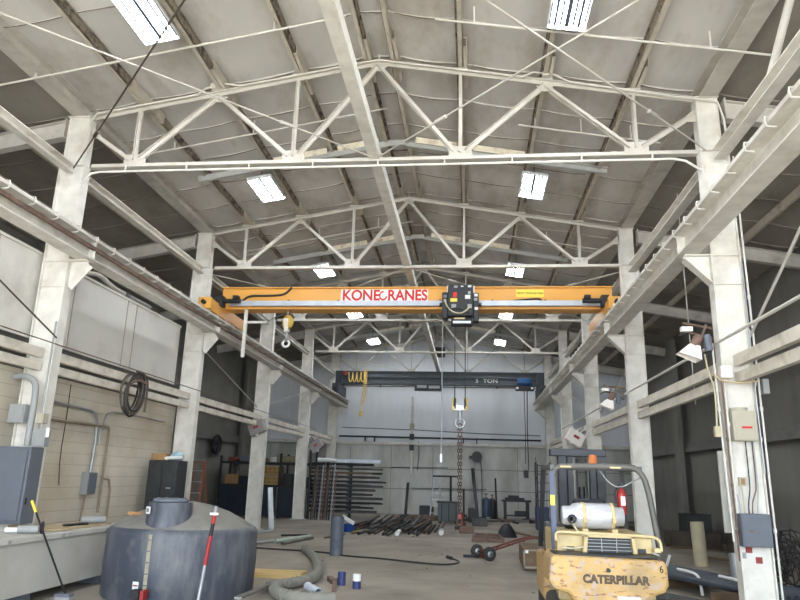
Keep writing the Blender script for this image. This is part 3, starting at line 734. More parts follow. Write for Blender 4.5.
# ------------------------------------------------------------------ navy bridge crane at the back
FY = 33.6
t = thing('bridge_crane', 'navy blue bridge crane with white 5 TON lettering in front of the far wall', 'crane', (XM, FY, 5.765))
g = MB().bb(-6.6, 3.35, FY, FY + .3, 6.42, 7.0).build('bridge_girder', NAVY, t)
MB().bb(-6.6, 3.35, FY - .12, FY + .42, 7.0, 7.04).bb(-6.6, 3.35, FY - .1, FY + .4, 6.38, 6.42).build('flange', NAVY, t)
MB().bb(-6.5, 3.3, FY - .09, FY - .02, 6.72, 6.76).build('edge_angle', NAVY, t)
MB().cyl((-6.5, FY + .05, 6.28), (3.3, FY + .05, 6.28), .02, 8).build('festoon_wire', DARKM, t)
for x in (-4.6, -2.0, 1.3): MB().cyl((x, FY + .05, 6.22), (x, FY + .05, 6.40), .025, 8).build('wire_hanger', DARKM, t)
for s, x in ((-1, -6.73), (1, 3.44)):
    et = MB().bb(x - .16, x + .16, FY - .9, FY + 1.2, 5.8, 6.3).build('end_truck', NAVY, t)
    for yy in (FY - .6, FY + .9): MB().cyl((x - .05, yy, 5.905), (x + .05, yy, 5.905), .137, 16).build('wheel', DARKM, et)
    MB().bb(x - .18, x + .18, FY - .1, FY + .4, 6.3, 7.04).build('riser', NAVY, et)
    MB().bb(x - .12, x + .12, FY - 1.05, FY - .9, 5.85, 6.1).build('buffer', BLACK, et)
MB().cyl((-6.4, FY - .14, 6.9), (-6.4, FY - .3, 6.9), .1, 12).build('horn', REDP, t)
text('lettering', '5', .27, LBL, t, (.3, FY - .02, 6.6), FACE, .006, 1.1, .004)
text('lettering', 'TON', .27, LBL, t, (.97, FY - .02, 6.6), FACE, .006, 1.25, .004)
t = thing('hoist_trolley', 'dark hoist trolley at the middle of the navy crane', 'hoist', (-2.15, FY - .3, 6.02))
MB().bb(-2.8, -1.42, FY - .42, FY - .13, 6.08, 6.36).build('trolley_frame', BLACK, t, .015)
MB().bb(-2.68, -2.2, FY - .445, FY - .42, 6.16, 6.3).bb(-2.1, -1.55, FY - .445, FY - .42, 6.14, 6.28).build('cover_plate', BOXG, t)
MB().bb(-2.8, -1.42, FY - .46, FY - .1, 6.04, 6.08).build('base_plate', DARKM, t)
t = thing('chain_hoist', 'blue electric hoist hanging under the navy crane, near its forklift-side end', 'hoist', (2.4, FY - .3, 6.0))
MB().cyl((2.28, FY - .35, 6.5), (2.95, FY - .35, 6.5), .19, 18).build('motor_housing', BLUE, t)
MB().bb(2.2, 3.08, FY - .48, FY - .12, 6.1, 6.33).build('trolley_frame', BLACK, t, .02)
for x in (2.26, 2.98): MB().bb(x - .06, x + .06, FY - .5, FY - .48, 6.16, 6.26).build('label_plate', LBL, t)
MB().tube([(2.75, FY - .3, 6.1), (2.72, FY - .3, 4.2), (2.74, FY - .3, 2.3)], .022, 6).build('chain', DARKM, t)
MB().tube([(2.6, FY - .35, 6.1), (2.62, FY - .35, 4.0), (2.6, FY - .35, 2.6)], .018, 6).build('pendant_cable', CABLE, t)
MB().bb(2.5, 2.72, FY - .4, FY - .26, 1.95, 2.3).build('control_pendant', BLACK, t)
t = thing('festoon_cable', 'yellow looped cable festoon at the block-wall end of the navy crane', 'cable', (-5.7, FY - .3, 4.9))
for i in range(4):
    x = -6.2 + i * .21
    MB().tube([(x, FY - .22, 6.95), (x + .02, FY - .26, 6.55), (x + .1, FY - .26, 6.42), (x + .18, FY - .26, 6.55), (x + .2, FY - .22, 6.95)], .024, 6, 2).build('cable_loop', HOOKY, t)
for i in range(3):
    x = -5.42 + i * .07
    MB().tube([(x, FY - .22, 7.1), (x + .03, FY - .27, 6.3), (x - .05, FY - .25, 5.6), (x - .1, FY - .25, 5.0 + .2 * i)], .022, 6, 2).build('hanging_cable', HOOKY, t)
MB().bb(-5.56, -5.42, FY - .3, FY - .18, 4.72, 5.0).build('control_pendant', HOOKY, t)

# ------------------------------------------------------------------ plastic tank
TX, TY, TR = -4.51, 10.72, 1.13
t = thing('water_tank', 'large dark blue-grey plastic tank with a dusty domed top', 'tank', (TX, TY, 0))
prof = [(TR - .03, 0.), (TR + .0, .04), (TR + .012, .5), (TR, .89), (TR - .005, .93), (TR - .03, .97), (TR - .07, .99)]
MB().lathe(prof, (TX, TY, 0), 64).build('tank_body', TANK, t)
prof = [(TR - .07, .99), (TR - .22, 1.08), (TR - .45, 1.2), (TR - .75, 1.30), (TR - .98, 1.345), (.0, 1.36)]
MB().lathe(prof, (TX, TY, 0), 64).build('domed_top', TANKT, t)
hx, hy = TX + .03, TY - .68
hb = MB().lathe([(.36, .93), (.33, 1.12), (.32, 1.3), (.31, 1.36)], (hx, hy, 0), 36).build('hatch_neck', TANK, t)
mb = MB().lathe([(.22, 1.36), (.26, 1.365), (.265, 1.39), (.24, 1.41), (.0, 1.42)], (hx, hy, 0), 36)
for i in range(8):
    a = i * PI / 4; mb.box((hx + .2 * math.cos(a), hy + .2 * math.sin(a), 1.41), (.05, .04, .02), Matrix.Rotation(a, 3, 'Z'))
mb.build('hatch_lid', GREYP, t)
def tank_patch(a0, a1, z0, z1, name, mat, e=.004, n=4):
    mb = MB(); P = []
    for rr in (TR + .008, TR + .012 + e):
        for z in (z0, z1):
            for i in range(n + 1):
                a = math.radians(a0 + (a1 - a0) * i / n); P.append((TX + rr * math.sin(a), TY - rr * math.cos(a), z))
    k = n + 1; F = []
    for i in range(n):
        F += [(2 * k + i, 2 * k + i + 1, 3 * k + i + 1, 3 * k + i), (i, i + 1, 2 * k + i + 1, 2 * k + i), (k + i, k + i + 1, 3 * k + i + 1, 3 * k + i)]
    F += [(0, k, 3 * k, 2 * k), (n, k + n, 3 * k + n, 2 * k + n)]
    return mb.add(P, F).build(name, mat, t)
tank_patch(-2.0, .8, .1, .93, 'gauge_strip', TANKS)
for z in (.25, .4, .55, .7, .85): tank_patch(-1.8, .6, z, z + .015, 'gauge_mark', TANK, .008, 2)
lb = tank_patch(-10, -5.5, .2, .3, 'label_plate', LBL)
tank_patch(-9.6, -5.9, .24, .26, 'label_print', STICKR, .007, 2)
l2 = MB().box((hx - .2, hy - .3, 1.25), (.1, .012, .1), Matrix.Rotation(-.6, 3, 'Z')).build('label_plate', LBL, t)
MB().box((hx - .203, hy - .308, 1.25), (.06, .008, .05), Matrix.Rotation(-.6, 3, 'Z')).build('label_print', LBLG, t)
MB().cyl((TX - .07, TY - TR - .16, .16), (TX - .07, TY - TR, .16), .055, 14).cyl((TX - .07, TY - TR - .2, .16), (TX - .07, TY - TR - .14, .16), .075, 14).build('outlet_fitting', DARKM, t)
MB().bb(TX + .02, TX + .07, TY - TR - .2, TY - TR - .05, .1, .22).build('valve_handle', REDP, t)
MB().box((TX - .55, TY - .62, 1.175), (.2, .1, .012), Matrix.Rotation(.5, 3, 'Z') @ Matrix.Rotation(.35, 3, 'X')).build('patch', CARD, t)

# red and black jack bar leaning against the tank
t = thing('jack_bar', 'red and black jack bar leaning against the front of the tank', 'tool', (-3.66, 9.2, 0))
p0, p1 = V((-3.56, 9.1, .04)), V((-3.60, 9.58, 1.34))
def along(u): return p0.lerp(p1, u)
for u0, u1, m, nm, r in ((0, .42, GALV, 'lower_bar', .024), (.42, .70, REDP, 'red_section', .028), (.70, .82, BLACK, 'black_section', .027), (.82, .9, REDP, 'red_section', .03), (.9, 1.0, BOXG, 'top_bar', .022)):
    MB().cyl(along(u0), along(u1), r, 10).build(nm, m, t)
MB().bar(along(.925) + V((-.06, -.02, 0)), along(.925) + V((.06, -.02, 0)), .025, .03).build('cross_clip', LBL, t)
MB().bb(-3.7, -3.42, 9.02, 9.18, 0, .045).build('foot_plate', GALV, t)

# ------------------------------------------------------------------ trough along the block wall
t = thing('work_trough', 'long grey steel trough standing on skids along the block wall', 'trough', (-6.4, 9.3, 0))
MB().bb(-6.78, -6.0, 7.0, 11.7, .14, .82).build('trough_body', TROUGH, t, .01)
MB().bb(-6.81, -5.96, 6.97, 11.73, .82, .9).build('rim', TROUGH, t, .012)
mb = MB()
for y in (7.4, 8.6, 9.8, 11.0): mb.bb(-5.975, -5.95, y - .03, y + .03, .83, .88)
mb.build('rim_clip', BOXG, t)
for y in (7.3, 9.3, 11.3): MB().bb(-6.75, -6.08, y - .1, y + .1, 0, .14).build('skid', GREYP, t)
def on_trough(mb, name, mat, lab, cat): tag(mb.build(name, mat), lab, cat)
on_trough(MB().bb(-6.7, -6.1, 9.75, 11.4, .905, .935), 'wood_board', M('dusty_board', (176, 158, 128), .8, var=.15), 'pale wooden board lying on the trough rim', 'board')
on_trough(MB().bb(-6.72, -6.3, 9.6, 9.75 - .01, .905, .985), 'wood_block', WOODO, 'brown wood block on the trough, beside the pale board', 'block')
t = thing('hand_grinder', 'small grey hand grinder lying on the trough by the blue-grey panel', 'tool', (-6.2, 9.35, .9))
MB().cyl((-6.35, 9.3, .96), (-6.1, 9.4, .96), .055, 14).build('motor_body', BOXG, t)
MB().lathe([(.0, -.01), (.085, -.01), (.085, .01), (.0, .01)], (-6.06, 9.41, .985), 20, (1, .4, 0)).build('disc', DARKM, t)
MB().cyl((-6.5, 9.24, .95), (-6.35, 9.3, .95), .035, 10).build('handle', LBL, t)
on_trough(MB().tube([(-6.3, 10.3, .95), (-6.2, 10.42, .96), (-6.25, 10.6, .955), (-6.15, 10.75, .955)], .02, 8, 2), 'pipe_wrench', DARKM, 'dark bent wrench lying on the pale board', 'tool')
t = thing('power_drill', 'grey power tool lying at the tank end of the trough', 'tool', (-6.25, 11.1, .935))
MB().cyl((-6.4, 10.95, .995), (-6.12, 11.2, .995), .055, 12).build('motor_body', BOXG, t)
MB().bb(-6.3, -6.2, 11.12, 11.35, .937, 1.0).build('grip', BLACK, t)
# broom
t = thing('push_broom', 'dark-handled broom with a yellow grip standing against the trough', 'broom', (-5.8, 9.6, 0))
p0, p1 = V((-5.70, 9.62, .1)), V((-6.08, 9.1, 1.36))
def along(u): return p0.lerp(p1, u)
MB().cyl(along(0), along(.9), .014, 8).build('handle', DARKM, t)
MB().cyl(along(.88), along(1), .02, 8).build('grip', SIGNY, t)
MB().bb(-5.82, -5.6, 9.56, 9.68, .06, .1).build('head', GREYP, t)
MB().bb(-5.82, -5.6, 9.57, 9.67, 0, .06).build('bristles', BOXG, t)

# blue-grey electrical cabinet at the first block-wall column
t = thing('electrical_panel', 'blue-grey electrical cabinet above the trough, in front of the first column', 'panel', (-7.2, 10.05, .9))
MB().bb(-7.62, -6.86, 10.05, 10.38, .96, 2.12).build('cabinet_body', GREYP, t, .01)
MB().bb(-7.6, -6.9, 10.02, 10.05, 1.0, 2.08).build('door', GREYP, t, .006)
MB().bb(-7.5, -7.38, 9.99, 10.02, 1.45, 1.47).build('handle', DARKM, t)
MB().bb(-6.86, -6.85, 10.1, 10.13, 1.25, 1.35).build('hinge', DARKM, t)
# small boxes on that column
for i, (x0, x1, z0, z1, m, nm, lab) in enumerate(((-7.48, -7.2, 2.5, 2.8, BOXG, 'junction_box', 'grey switch box on the first block-wall column, above the blue-grey cabinet'),
        (-6.98, -6.78, 2.13, 2.4, BOXG, 'junction_box', 'small grey box with a white tag beside the top of the blue-grey cabinet'),
        (-6.98, -6.86, 2.5, 2.66, BOXC, 'junction_box', 'small cream box on the edge of the first block-wall column'))):
    t = thing(nm, lab, 'box', ((x0 + x1) / 2, 10.2, z0))
    MB().bb(x0, x1, 10.22, 10.36, z0, z1).build('body', m, t, .006)
    MB().bb(x0 + .02, x1 - .02, 10.205, 10.22, z0 + .02, z1 - .02).build('cover', m, t)
    if i == 1: MB().bb(x1, x1 + .05, 10.23, 10.25, z0 + .15, z0 + .3).build('tag_plate', LBL, t)
# big duct elbow and conduits on that column
tag(MB().tube([(-7.5, 10.25, 3.25), (-7.3, 10.25, 3.27), (-7.12, 10.25, 3.17), (-7.08, 10.25, 3.0), (-7.08, 10.25, 2.14)], .05, 14, 2).build('conduit', BOXG), 'thick pale conduit elbow turning down the first block-wall column', 'conduit', 'conduits')
tag(MB().tube([(-6.96, 10.3, 4.2), (-6.96, 10.3, 2.4)], .016, 8).build('conduit', BOXG), 'thin grey conduit down the inner edge of the first block-wall column', 'conduit', 'conduits')
# pipe loops on the block wall
XB = -7.6
for pts, r, m, lab in (([(XB, 10.6, 2.98), (XB, 12.6, 2.96), (XB, 12.95, 2.93), (XB, 13.1, 2.75), (XB, 13.13, 2.3), (XB, 13.1, 1.72)], .028, GALV, 'upper bent pipe on the block wall, dropping to a grey box'),
                       ([(XB, 10.6, 2.64), (XB, 13.56, 2.68), (XB, 13.6, 2.6), (XB, 13.58, .95)], .026, WPIPE, 'dull brown pipe on the block wall with a long drop beside the grey box'),
                       ([(XB, 13.02, 1.3), (XB, 12.98, .8), (XB, 12.95, .4)], .018, WPIPE, 'thin pipe dropping below the grey box on the block wall'),
                       ([(XB, 13.25, 2.3), (XB, 13.3, 2.75), (XB, 13.5, 3.0), (XB, 14.2, 3.02), (XB, 16.2, 3.0)], .018, GALV, 'thin arched conduit on the block wall, running below the cable coil'),
                       ([(XB, 12.0, 3.36), (XB, 12.02, 2.7), (XB, 12.0, 2.0), (XB, 12.1, 1.5)], .008, CABLE, 'thin dark cable hanging down the block wall'),
                       ([(XB, 13.58, 1.62), (XB, 13.95, 1.6), (XB, 13.95, .7)], .024, WPIPE, 'short brown branch pipe low on the block wall')):
    tag(MB().tube(pts, r, 8, 1 if r < .02 else 1).build('wall_conduit', m), lab, 'pipe', 'pipes on the block wall')
t = thing('switch_box', 'grey switch box on the block wall, where the bent pipe drops', 'box', (XB, 13.05, 1.3))
MB().bb(XB - .045, XB + .1, 12.88, 13.2, 1.32, 1.75).build('body', BOXG, t, .008)
MB().bb(XB + .1, XB + .115, 12.9, 13.18, 1.34, 1.73).build('cover', GREYP, t)
MB().bb(XB + .04, XB + .08, 13.2, 13.24, 1.5, 1.66).build('lever', BLACK, t)
# coil of cable hung on the girts
t = thing('cable_coil', 'coil of dark cable hanging from the girts over the block wall', 'cable', (-6.95, 13.1, 2.8))
for i in range(7):
    a = random.uniform(-.06, .06)
    pts = []
    for k in range(17):
        th = 2 * PI * k / 16
        pts.append((-6.92 + .025 * i - .07, 13.12 + a + (.34 + .05 * math.sin(i * 2.1)) * math.sin(th) + .06 * math.cos(th), 3.38 + .05 * math.cos(i) + (.36 if math.cos(th) > 0 else .52 + .04 * math.sin(i)) * math.cos(th) * .9))
    MB().tube(pts, .021, 7, 1).build('cable_turn', COILM if i % 3 else CABLE, t)
MB().tube([(-6.84, 13.0, 3.78), (-6.8, 13.3, 3.75), (-6.82, 13.52, 3.6), (-6.84, 13.53, 3.0)], .024, 8, 2).build('cable_end', COILM, t)
MB().tube([(-6.86, 12.8, 3.5), (-6.83, 13.1, 3.62), (-6.83, 13.45, 3.58)], .026, 8, 2).build('binding', RUST, t)
# old white hoses on top of the sheet wall
tag(MB().tube([(-7.57, 11.35, 5.545), (-7.57, 11.9, 5.545), (-7.55, 12.3, 5.66), (-7.57, 12.9, 5.545), (-7.57, 13.4, 5.545)], .05, 8, 2).build('duct_hose', PIPEW), 'pale hose lying along the top edge of the white sheet wall', 'hose')
tag(MB().tube([(-7.57, 13.6, 5.542), (-7.57, 14.6, 5.542)], .05, 10).build('spare_tube', GALV), 'grey tube resting on top of the white sheet wall', 'tube')

# black locker with things on top
t = thing('steel_locker', 'black steel locker between the block wall and the second column', 'locker', (-6.98, 15.45, 0))
MB().bb(-7.42, -6.72, 15.2, 15.75, .06, 2.05).build('body', LOCK, t, .01)
for x0, x1 in ((-7.4, -7.08), (-7.06, -6.74)):
    d = MB().bb(x0, x1, 15.18, 15.2, .12, 2.0).build('door', LOCK, t)
    if x1 > -6.8: MB().bb(x0 + .13, x0 + .23, 15.16, 15.18, 1.42, 1.45).build('handle', GALV, d)
for x in (-7.38, -6.77):
    MB().bb(x - .03, x + .03, 15.25, 15.7, 0, .06).build('foot', DARKM, t)
tag(MB().bb(-7.4, -7.05, 15.25, 15.6, 2.055, 2.2).build('cardboard_box', CARD), 'brown cardboard box on top of the black locker', 'box')
mb = MB().lathe([(.12, 0), (.17, .06), (.15, .14), (.06, .2), (0, .21)], (-6.9, 15.52, 2.055), 14)
tag(mb.build('plastic_bag', M('light_blue_bag', (150, 186, 196), .5)), 'pale blue crumpled bag on top of the black locker', 'bag')
tag(MB().cyl((-7.08, 15.28, 2.1), (-6.66, 15.3, 2.12), .04, 12).build('cardboard_tube', LBL), 'white tube lying along the front of the locker top', 'tube')

# ------------------------------------------------------------------ forklift (seen from behind)
FX = 1.36
t = thing('forklift', 'worn yellow forklift seen from behind with a gas bottle on its hood', 'forklift', (FX, 8.4, 0))
cwp = [(.80, 1.06), (.84, 1.09), (1.9, 1.07), (1.94, 1.04), (1.945, .84), (1.9, .77), (1.78, .73), (1.68, .66), (1.62, .5), (1.58, .38), (1.14, .38), (1.1, .5), (1.04, .64), (.96, .73), (.82, .77), (.775, .84)]
cw = MB().prism(cwp, 'y', 7.3, 7.95).build('counterweight', FORK, t, .035)
text('lettering', 'CATERPILLAR', .105, M('worn_lettering', (80, 66, 48), .7, var=.3, scale=12), cw, (1.43, 7.297, .875), (PI / 2, -.0, 0), .004, .95, .0065, 1.06)
text('lettering', '6', .1, INK, cw, (1.875, 7.297, .99), FACE, .004, .8)
MB().cyl((1.36, 7.27, .965), (1.36, 7.32, .965), .02, 10).build('tow_pin_hole', BLACK, cw)
MB().bb(1.44, 1.66, 7.29, 7.31, .5, .73).build('worn_plate', WORN, cw, .004)
MB().bb(.84, 1.9, 7.36, 7.74, 1.085, 1.096).build('top_plate', DARKM, cw)
MB().bb(.92, 1.92, 7.74, 8.95, .6, 1.265).build('engine_hood', FORK2, t, .02)
g = MB()
g.prism([(1.17, 1.09), (1.215, 1.09), (1.235, 1.27), (1.195, 1.27)], 'y', 7.62, 7.74).prism([(1.69, 1.09), (1.735, 1.09), (1.71, 1.27), (1.67, 1.27)], 'y', 7.62, 7.74).bb(1.195, 1.71, 7.62, 7.74, 1.245, 1.28)
g = g.build('grille_frame', FORK2, t, .005)
MB().bb(1.22, 1.69, 7.70, 7.735, 1.09, 1.245).build('radiator', BLACK, g)
mb = MB()
for i in range(4): mb.bb(1.22, 1.69, 7.68, 7.69, 1.115 + i * .034, 1.121 + i * .034)
for i in range(2): mb.bb(1.375 + i * .155, 1.381 + i * .155, 7.678, 7.69, 1.09, 1.245)
mb.build('grille', BOXG, g)
MB().tube([(.9, 7.66, 1.2), (.9, 7.66, 1.285), (1.0, 7.66, 1.29), (1.8, 7.66, 1.275), (1.93, 7.66, 1.265), (1.98, 7.66, 1.22), (1.985, 7.66, 1.13)], .015, 8, 1).build('grab_rail', STRAP, t)
MB().bb(1.9, 1.96, 7.6, 7.7, 1.12, 1.16).build('rail_bracket', STRAP, t)
for x in (1.06, 1.8): MB().bb(x - .04, x + .04, 7.725, 7.74, 1.1, 1.14).build('hood_latch', BLACK, t)
# gas bottle
lp = MB().lathe([(.0, 0), (.09, .0), (.1, .02), (.1, .1), (.125, .12), (.137, .18), (.137, .5), (.125, .55), (.1, .58), (.1, .66), (.09, .665), (.0, .665)], (1.0, 7.92, 1.45), 32, (1, 0, 0)).build('gas_bottle', LPT, t)
MB().cyl((1.08, 7.76, 1.42), (1.08, 7.86, 1.42), .022, 12).bb(1.065, 1.11, 7.76, 7.8, 1.395, 1.445).build('valve', BLACK, lp)
MB().ring((1.09, 7.76, 1.42), .04, .01, (0, 1, 0), 14, 6).build('valve_guard', DARKM, lp)
for x in (1.23, 1.54):
    MB().lathe([(.138, -.018), (.143, -.018), (.143, .018), (.138, .018)], (x, 7.92, 1.45), 28, (1, 0, 0)).build('strap', STRAP, lp)
    MB().bb(x - .03, x + .03, 7.76, 8.08, 1.265, 1.32).build('cradle', STRAP, lp)
    MB().bb(x - .02, x + .02, 7.76, 7.79, 1.39, 1.44).build('buckle', BRASS, lp)
MB().tube([(1.1, 7.78, 1.37), (1.13, 7.7, 1.3), (1.22, 7.66, 1.24), (1.2, 7.66, 1.15), (1.08, 7.67, 1.12), (.96, 7.7, 1.13)], .011, 6, 2).build('gas_hose', CREAMC, t)
# overhead guard
mb = MB()
mb.tube([(2.05, 7.98, 1.08), (2.02, 7.98, 1.35), (1.97, 7.98, 1.72), (1.93, 7.98, 1.88), (1.86, 8.0, 1.97), (1.75, 8.0, 1.99), (1.05, 8.0, 1.98), (.96, 8.0, 1.96), (.92, 7.98, 1.88)], .034, 8, 1)
gd = mb.build('overhead_guard', M('guard_top_lit_grey', (92, 90, 86), .5, dirt=(120, 112, 100), damt=.5), t)  # guard black lightened, the light on the top bar put into its colour
MB().bar((.92, 7.98, 1.08), (.91, 7.98, 1.92), .055, .055).build('guard_post', FRAMEL, t)
MB().bar((.9, 9.35, 1.0), (.92, 8.95, 1.97), .055, .055).build('guard_post', MASTB, t)
MB().bar((2.0, 9.35, 1.0), (1.9, 8.95, 1.97), .055, .055).build('guard_post', FRAMEB, t)
for x in (.92, 1.89): MB().bar((x, 7.98, 1.97), (x, 8.97, 1.97), .05, .05).build('guard_rail', FRAMEB, t)
for i in range(6): MB().bar((.92, 8.1 + i * .16, 1.97), (1.89, 8.1 + i * .16, 1.97), .022, .03).build('guard_slat', FRAMEB, t)
for x in (1.07, 1.62): MB().bb(x - .06, x + .06, 7.955, 7.97, 1.965, 1.985).build('guard_label', STRAP, t)
MB().bb(.885, .935, 7.945, 7.955, 1.55, 1.66).build('guard_label', SIGNY, t)
MB().lathe([(.06, 0), (.06, .02), (.05, .03), (.048, .1), (.03, .12), (0, .125)], (1.44, 8.35, 2.005), 18).build('beacon', AMBER, t)
MB().tube([(1.5, 8.3, 1.95), (1.6, 8.25, 1.8), (1.7, 8.2, 1.75), (1.85, 8.15, 1.83), (1.95, 8.0, 1.9)], .008, 6, 2).build('wire', BOXG, t)
# mast
for x in (1.25, 1.76):
    MB().ibar((x, 9.7, .08), (x, 9.7, 2.25), .1, .17, .02, (0, 1, 0)).build('mast_rail', MASTB, t)
for x in (1.36, 1.66):
    MB().ibar((x, 9.7, .12), (x, 9.7, 2.2), .08, .13, .018, (0, 1, 0)).build('mast_rail', MASTB, t)
MB().bb(1.09, 1.84, 9.6, 9.8, 2.15, 2.25).build('mast_crosshead', MASTB, t, .01)
MB().bb(1.15, 1.85, 9.62, 9.78, 1.0, 1.08).build('mast_crossbar', MASTB, t)
MB().cyl((1.51, 9.72, .2), (1.51, 9.72, 1.75), .045, 12).build('lift_cylinder', DARKM, t)
for x in (1.45, 1.57): MB().cyl((x, 9.66, .3), (x, 9.66, 2.12), .012, 6).build('lift_chain', DARKM, t)
MB().bb(1.05, 1.95, 9.86, 9.92, .3, .75).build('fork_carriage', MASTB, t)
for x in (1.2, 1.8): MB().bb(x - .06, x + .06, 9.92, 9.97, .05, .6).bb(x - .06, x + .06, 9.92, 11.0, .05, .09).build('fork', DARKM, t)
# cab
MB().bb(1.12, 1.66, 8.55, 8.95, 1.265, 1.38).build('seat', BLACK, t, .04)
MB().bb(1.2, 1.6, 8.45, 8.58, 1.38, 1.62).build('seat_back', BLACK, t, .05)
MB().bb(.95, 1.9, 9.3, 9.42, .6, 1.3).build('dashboard', FRAMEB, t, .03)
MB().ring((1.36, 9.15, 1.45), .17, .016, (0, .5, .85), 24, 8).cyl((1.36, 9.15, 1.45), (1.36, 9.32, 1.2), .02, 8).build('steering_wheel', BLACK, t)
MB().bb(.95, 1.9, 7.95, 9.5, .3, .6).build('chassis', FRAMEB, t)
for x in (.86, 1.77):
    MB().bb(x, x + .14, 8.62, 9.55, .45, .94).build('fender', FORK, t, .03)
for x, y, r, w in ((.93, 7.99, .33, .2), (1.81, 7.99, .33, .2), (.99, 9.4, .34, .2), (1.86, 9.4, .36, .26)):
    wl = MB().lathe([(r * .55, -w / 2), (r * .93, -w / 2), (r, -w / 2 + .03), (r, w / 2 - .03), (r * .93, w / 2), (r * .55, w / 2)], (x, y, r), 30, (1, 0, 0)).build('wheel', RUBBER, t)
    MB().lathe([(0, -w * .4), (r * .55, -w * .4), (r * .55, w * .4), (0, w * .4)], (x, y, r), 20, (1, 0, 0)).build('rim', FORK2, wl)
t = thing('fire_extinguisher', 'red fire extinguisher hung behind the forklift gas bottle', 'extinguisher', (1.74, 8.3, 1.46))
MB().lathe([(0, 0), (.05, .0), (.052, .01), (.052, .22), (.04, .26), (.016, .285), (.016, .3), (0, .3)], (1.74, 8.3, 1.46), 18).build('cylinder', REDP, t)
MB().bb(1.70, 1.80, 8.28, 8.32, 1.76, 1.785).bb(1.725, 1.755, 8.28, 8.32, 1.79, 1.81).build('handle', BLACK, t)
MB().bb(1.72, 1.77, 8.245, 8.25, 1.56, 1.66).build('label_plate', LBL, t)
MB().tube([(1.72, 8.3, 1.77), (1.66, 8.28, 1.72), (1.67, 8.27, 1.58)], .009, 6, 1).build('hose', BLACK, t)

# ------------------------------------------------------------------ first column, forklift side: boxes and conduits
yf = T[0] - .11
t = thing('electrical_panel', 'blue-grey electrical panel on the first column beside the forklift', 'panel', (3.93, 10.3, 1.0))
MB().bb(3.765, 4.165, yf - .16, yf - .003, 1.0, 1.44).build('cabinet_body', GREYP, t, .006)
MB().bb(3.775, 4.155, yf - .175, yf - .16, 1.015, 1.425).build('door', GREYP, t, .004)
MB().bb(3.86, 3.91, yf - .185, yf - .175, 1.2, 1.23).build('latch', RUST, t)
t = thing('control_box', 'cream control box with red print high on the first forklift-side column', 'box', (3.93, 10.3, 2.45))
MB().bb(3.795, 4.135, yf - .14, yf + .047, 2.45, 2.88).build('body', BOXC, t, .008)
MB().bb(3.82, 4.11, yf - .155, yf - .14, 2.47, 2.74).build('door', BOXC, t, .004)
MB().bb(3.91, 4.05, yf - .160, yf - .155, 2.625, 2.655).build('label_print', SIGNR, t)
MB().cyl((3.93, yf - .04, 2.88), (3.93, yf - .04, 2.93), .12, 14).build('top_boss', BOXC, t)
t = thing('outlet_box', 'small tan outlet box between the cream box and the blue-grey panel', 'box', (3.89, 10.35, 1.82))
MB().bb(3.85, 3.94, yf - .02, yf + .048, 1.82, 1.94).build('body', BOXC, t, .004)
MB().bb(3.87, 3.92, yf - .03, yf - .02, 1.84, 1.92).build('cover', CARD, t)
for x, z, m, lab in ((3.905, .945, STICKR, 'red square sticker just under the blue-grey panel'), (4.03, .81, STICKR, 'red square sticker below and beside the other, on the forklift-side column')):
    tag(MB().bb(x - .045, x + .045, T[0] - .066, T[0] - .061, z - .04, z + .045).build('wall_sticker', m), lab, 'sticker', 'column stickers')
tag(MB().bb(3.80, 3.86, T[0] - .066, T[0] - .061, .83, .91).build('wall_sticker', BOXG), 'small grey printed sticker under the blue-grey panel', 'sticker', 'column stickers')
t = thing('junction_box', 'white junction box at girt height on the first forklift-side column', 'box', (3.77, 10.2, 3.36))
MB().bb(3.69, 3.86, yf - .16, yf - .04, 3.36, 3.54).build('body', SIGNW, t, .006)
MB().bb(3.7, 3.85, yf - .17, yf - .16, 3.37, 3.53).build('cover', SIGNW, t)
tag(MB().bb(4.29, 4.38, yf - .1, yf + .04, 3.14, 3.36).build('junction_box', BOXG, None, .006), 'pale grey box on the outer edge of the first forklift-side column', 'box')
cps = [([(3.64, yf - .05, 3.9), (3.66, yf - .05, 2.2), (3.68, yf - .05, 1.06)], .016, PIPEW, 'white conduit with couplings down the inner edge of the first forklift-side column'),
       ([(3.72, yf - .06, 3.36), (3.73, yf - .06, .8)], .012, RUST, 'brown conduit just inside the white one on the first forklift-side column'),
       ([(3.76, yf - .06, 3.36), (3.755, yf - .06, 2.2), (3.75, yf - .1, 1.44)], .016, PIPEW, 'slim white conduit running into the top of the blue-grey panel'),
       ([(4.25, yf - .05, 7.0), (4.25, yf - .05, 3.4), (4.25, yf - .05, .2)], .016, PIPEW, 'tall white conduit down the outer edge of the first forklift-side column'),
       ([(4.20, yf - .05, 5.2), (4.19, yf - .05, 3.0), (4.19, yf - .07, 2.0)], .014, GALV, 'grey conduit beside the tall white one on the first forklift-side column')]
for pts, r, m, lab in cps:
    mb = MB().tube(pts, r, 8)
    for u in (.35, .6, .85):
        p = V(pts[0]).lerp(V(pts[-1]), u)
        p.x = pts[0][0] + (pts[-1][0] - pts[0][0]) * u
        mb.cyl(p - V((0, 0, .03)), p + V((0, 0, .03)), r * 1.6, 8)
    tag(mb.build('conduit', m), lab, 'conduit', 'conduits')
for i, (x0, x1) in enumerate(((3.80, 3.78), (3.86, 3.84), (3.92, 3.99), (3.97, 4.08), (4.04, 4.1))):
    z1 = 1.82 if i == 1 else 2.45
    xt = 3.87 if i == 1 else x1
    m = (GALV, CREAMC, CABLE, RUST, GALV)[i]
    tag(MB().tube([(x0, yf - .06, 1.44), (x0 + .005, yf - .06, 1.58), ((x0 + xt) / 2, yf - .05, 1.7), (xt, yf - .01, 1.8), (xt, yf - .01, z1)], .009, 6, 2).build('panel_cable', m),
        ('grey', 'cream', 'black', 'brown', 'second grey')[i] + ' cable rising from the top of the blue-grey panel, forklift side', 'cable', 'panel cables')
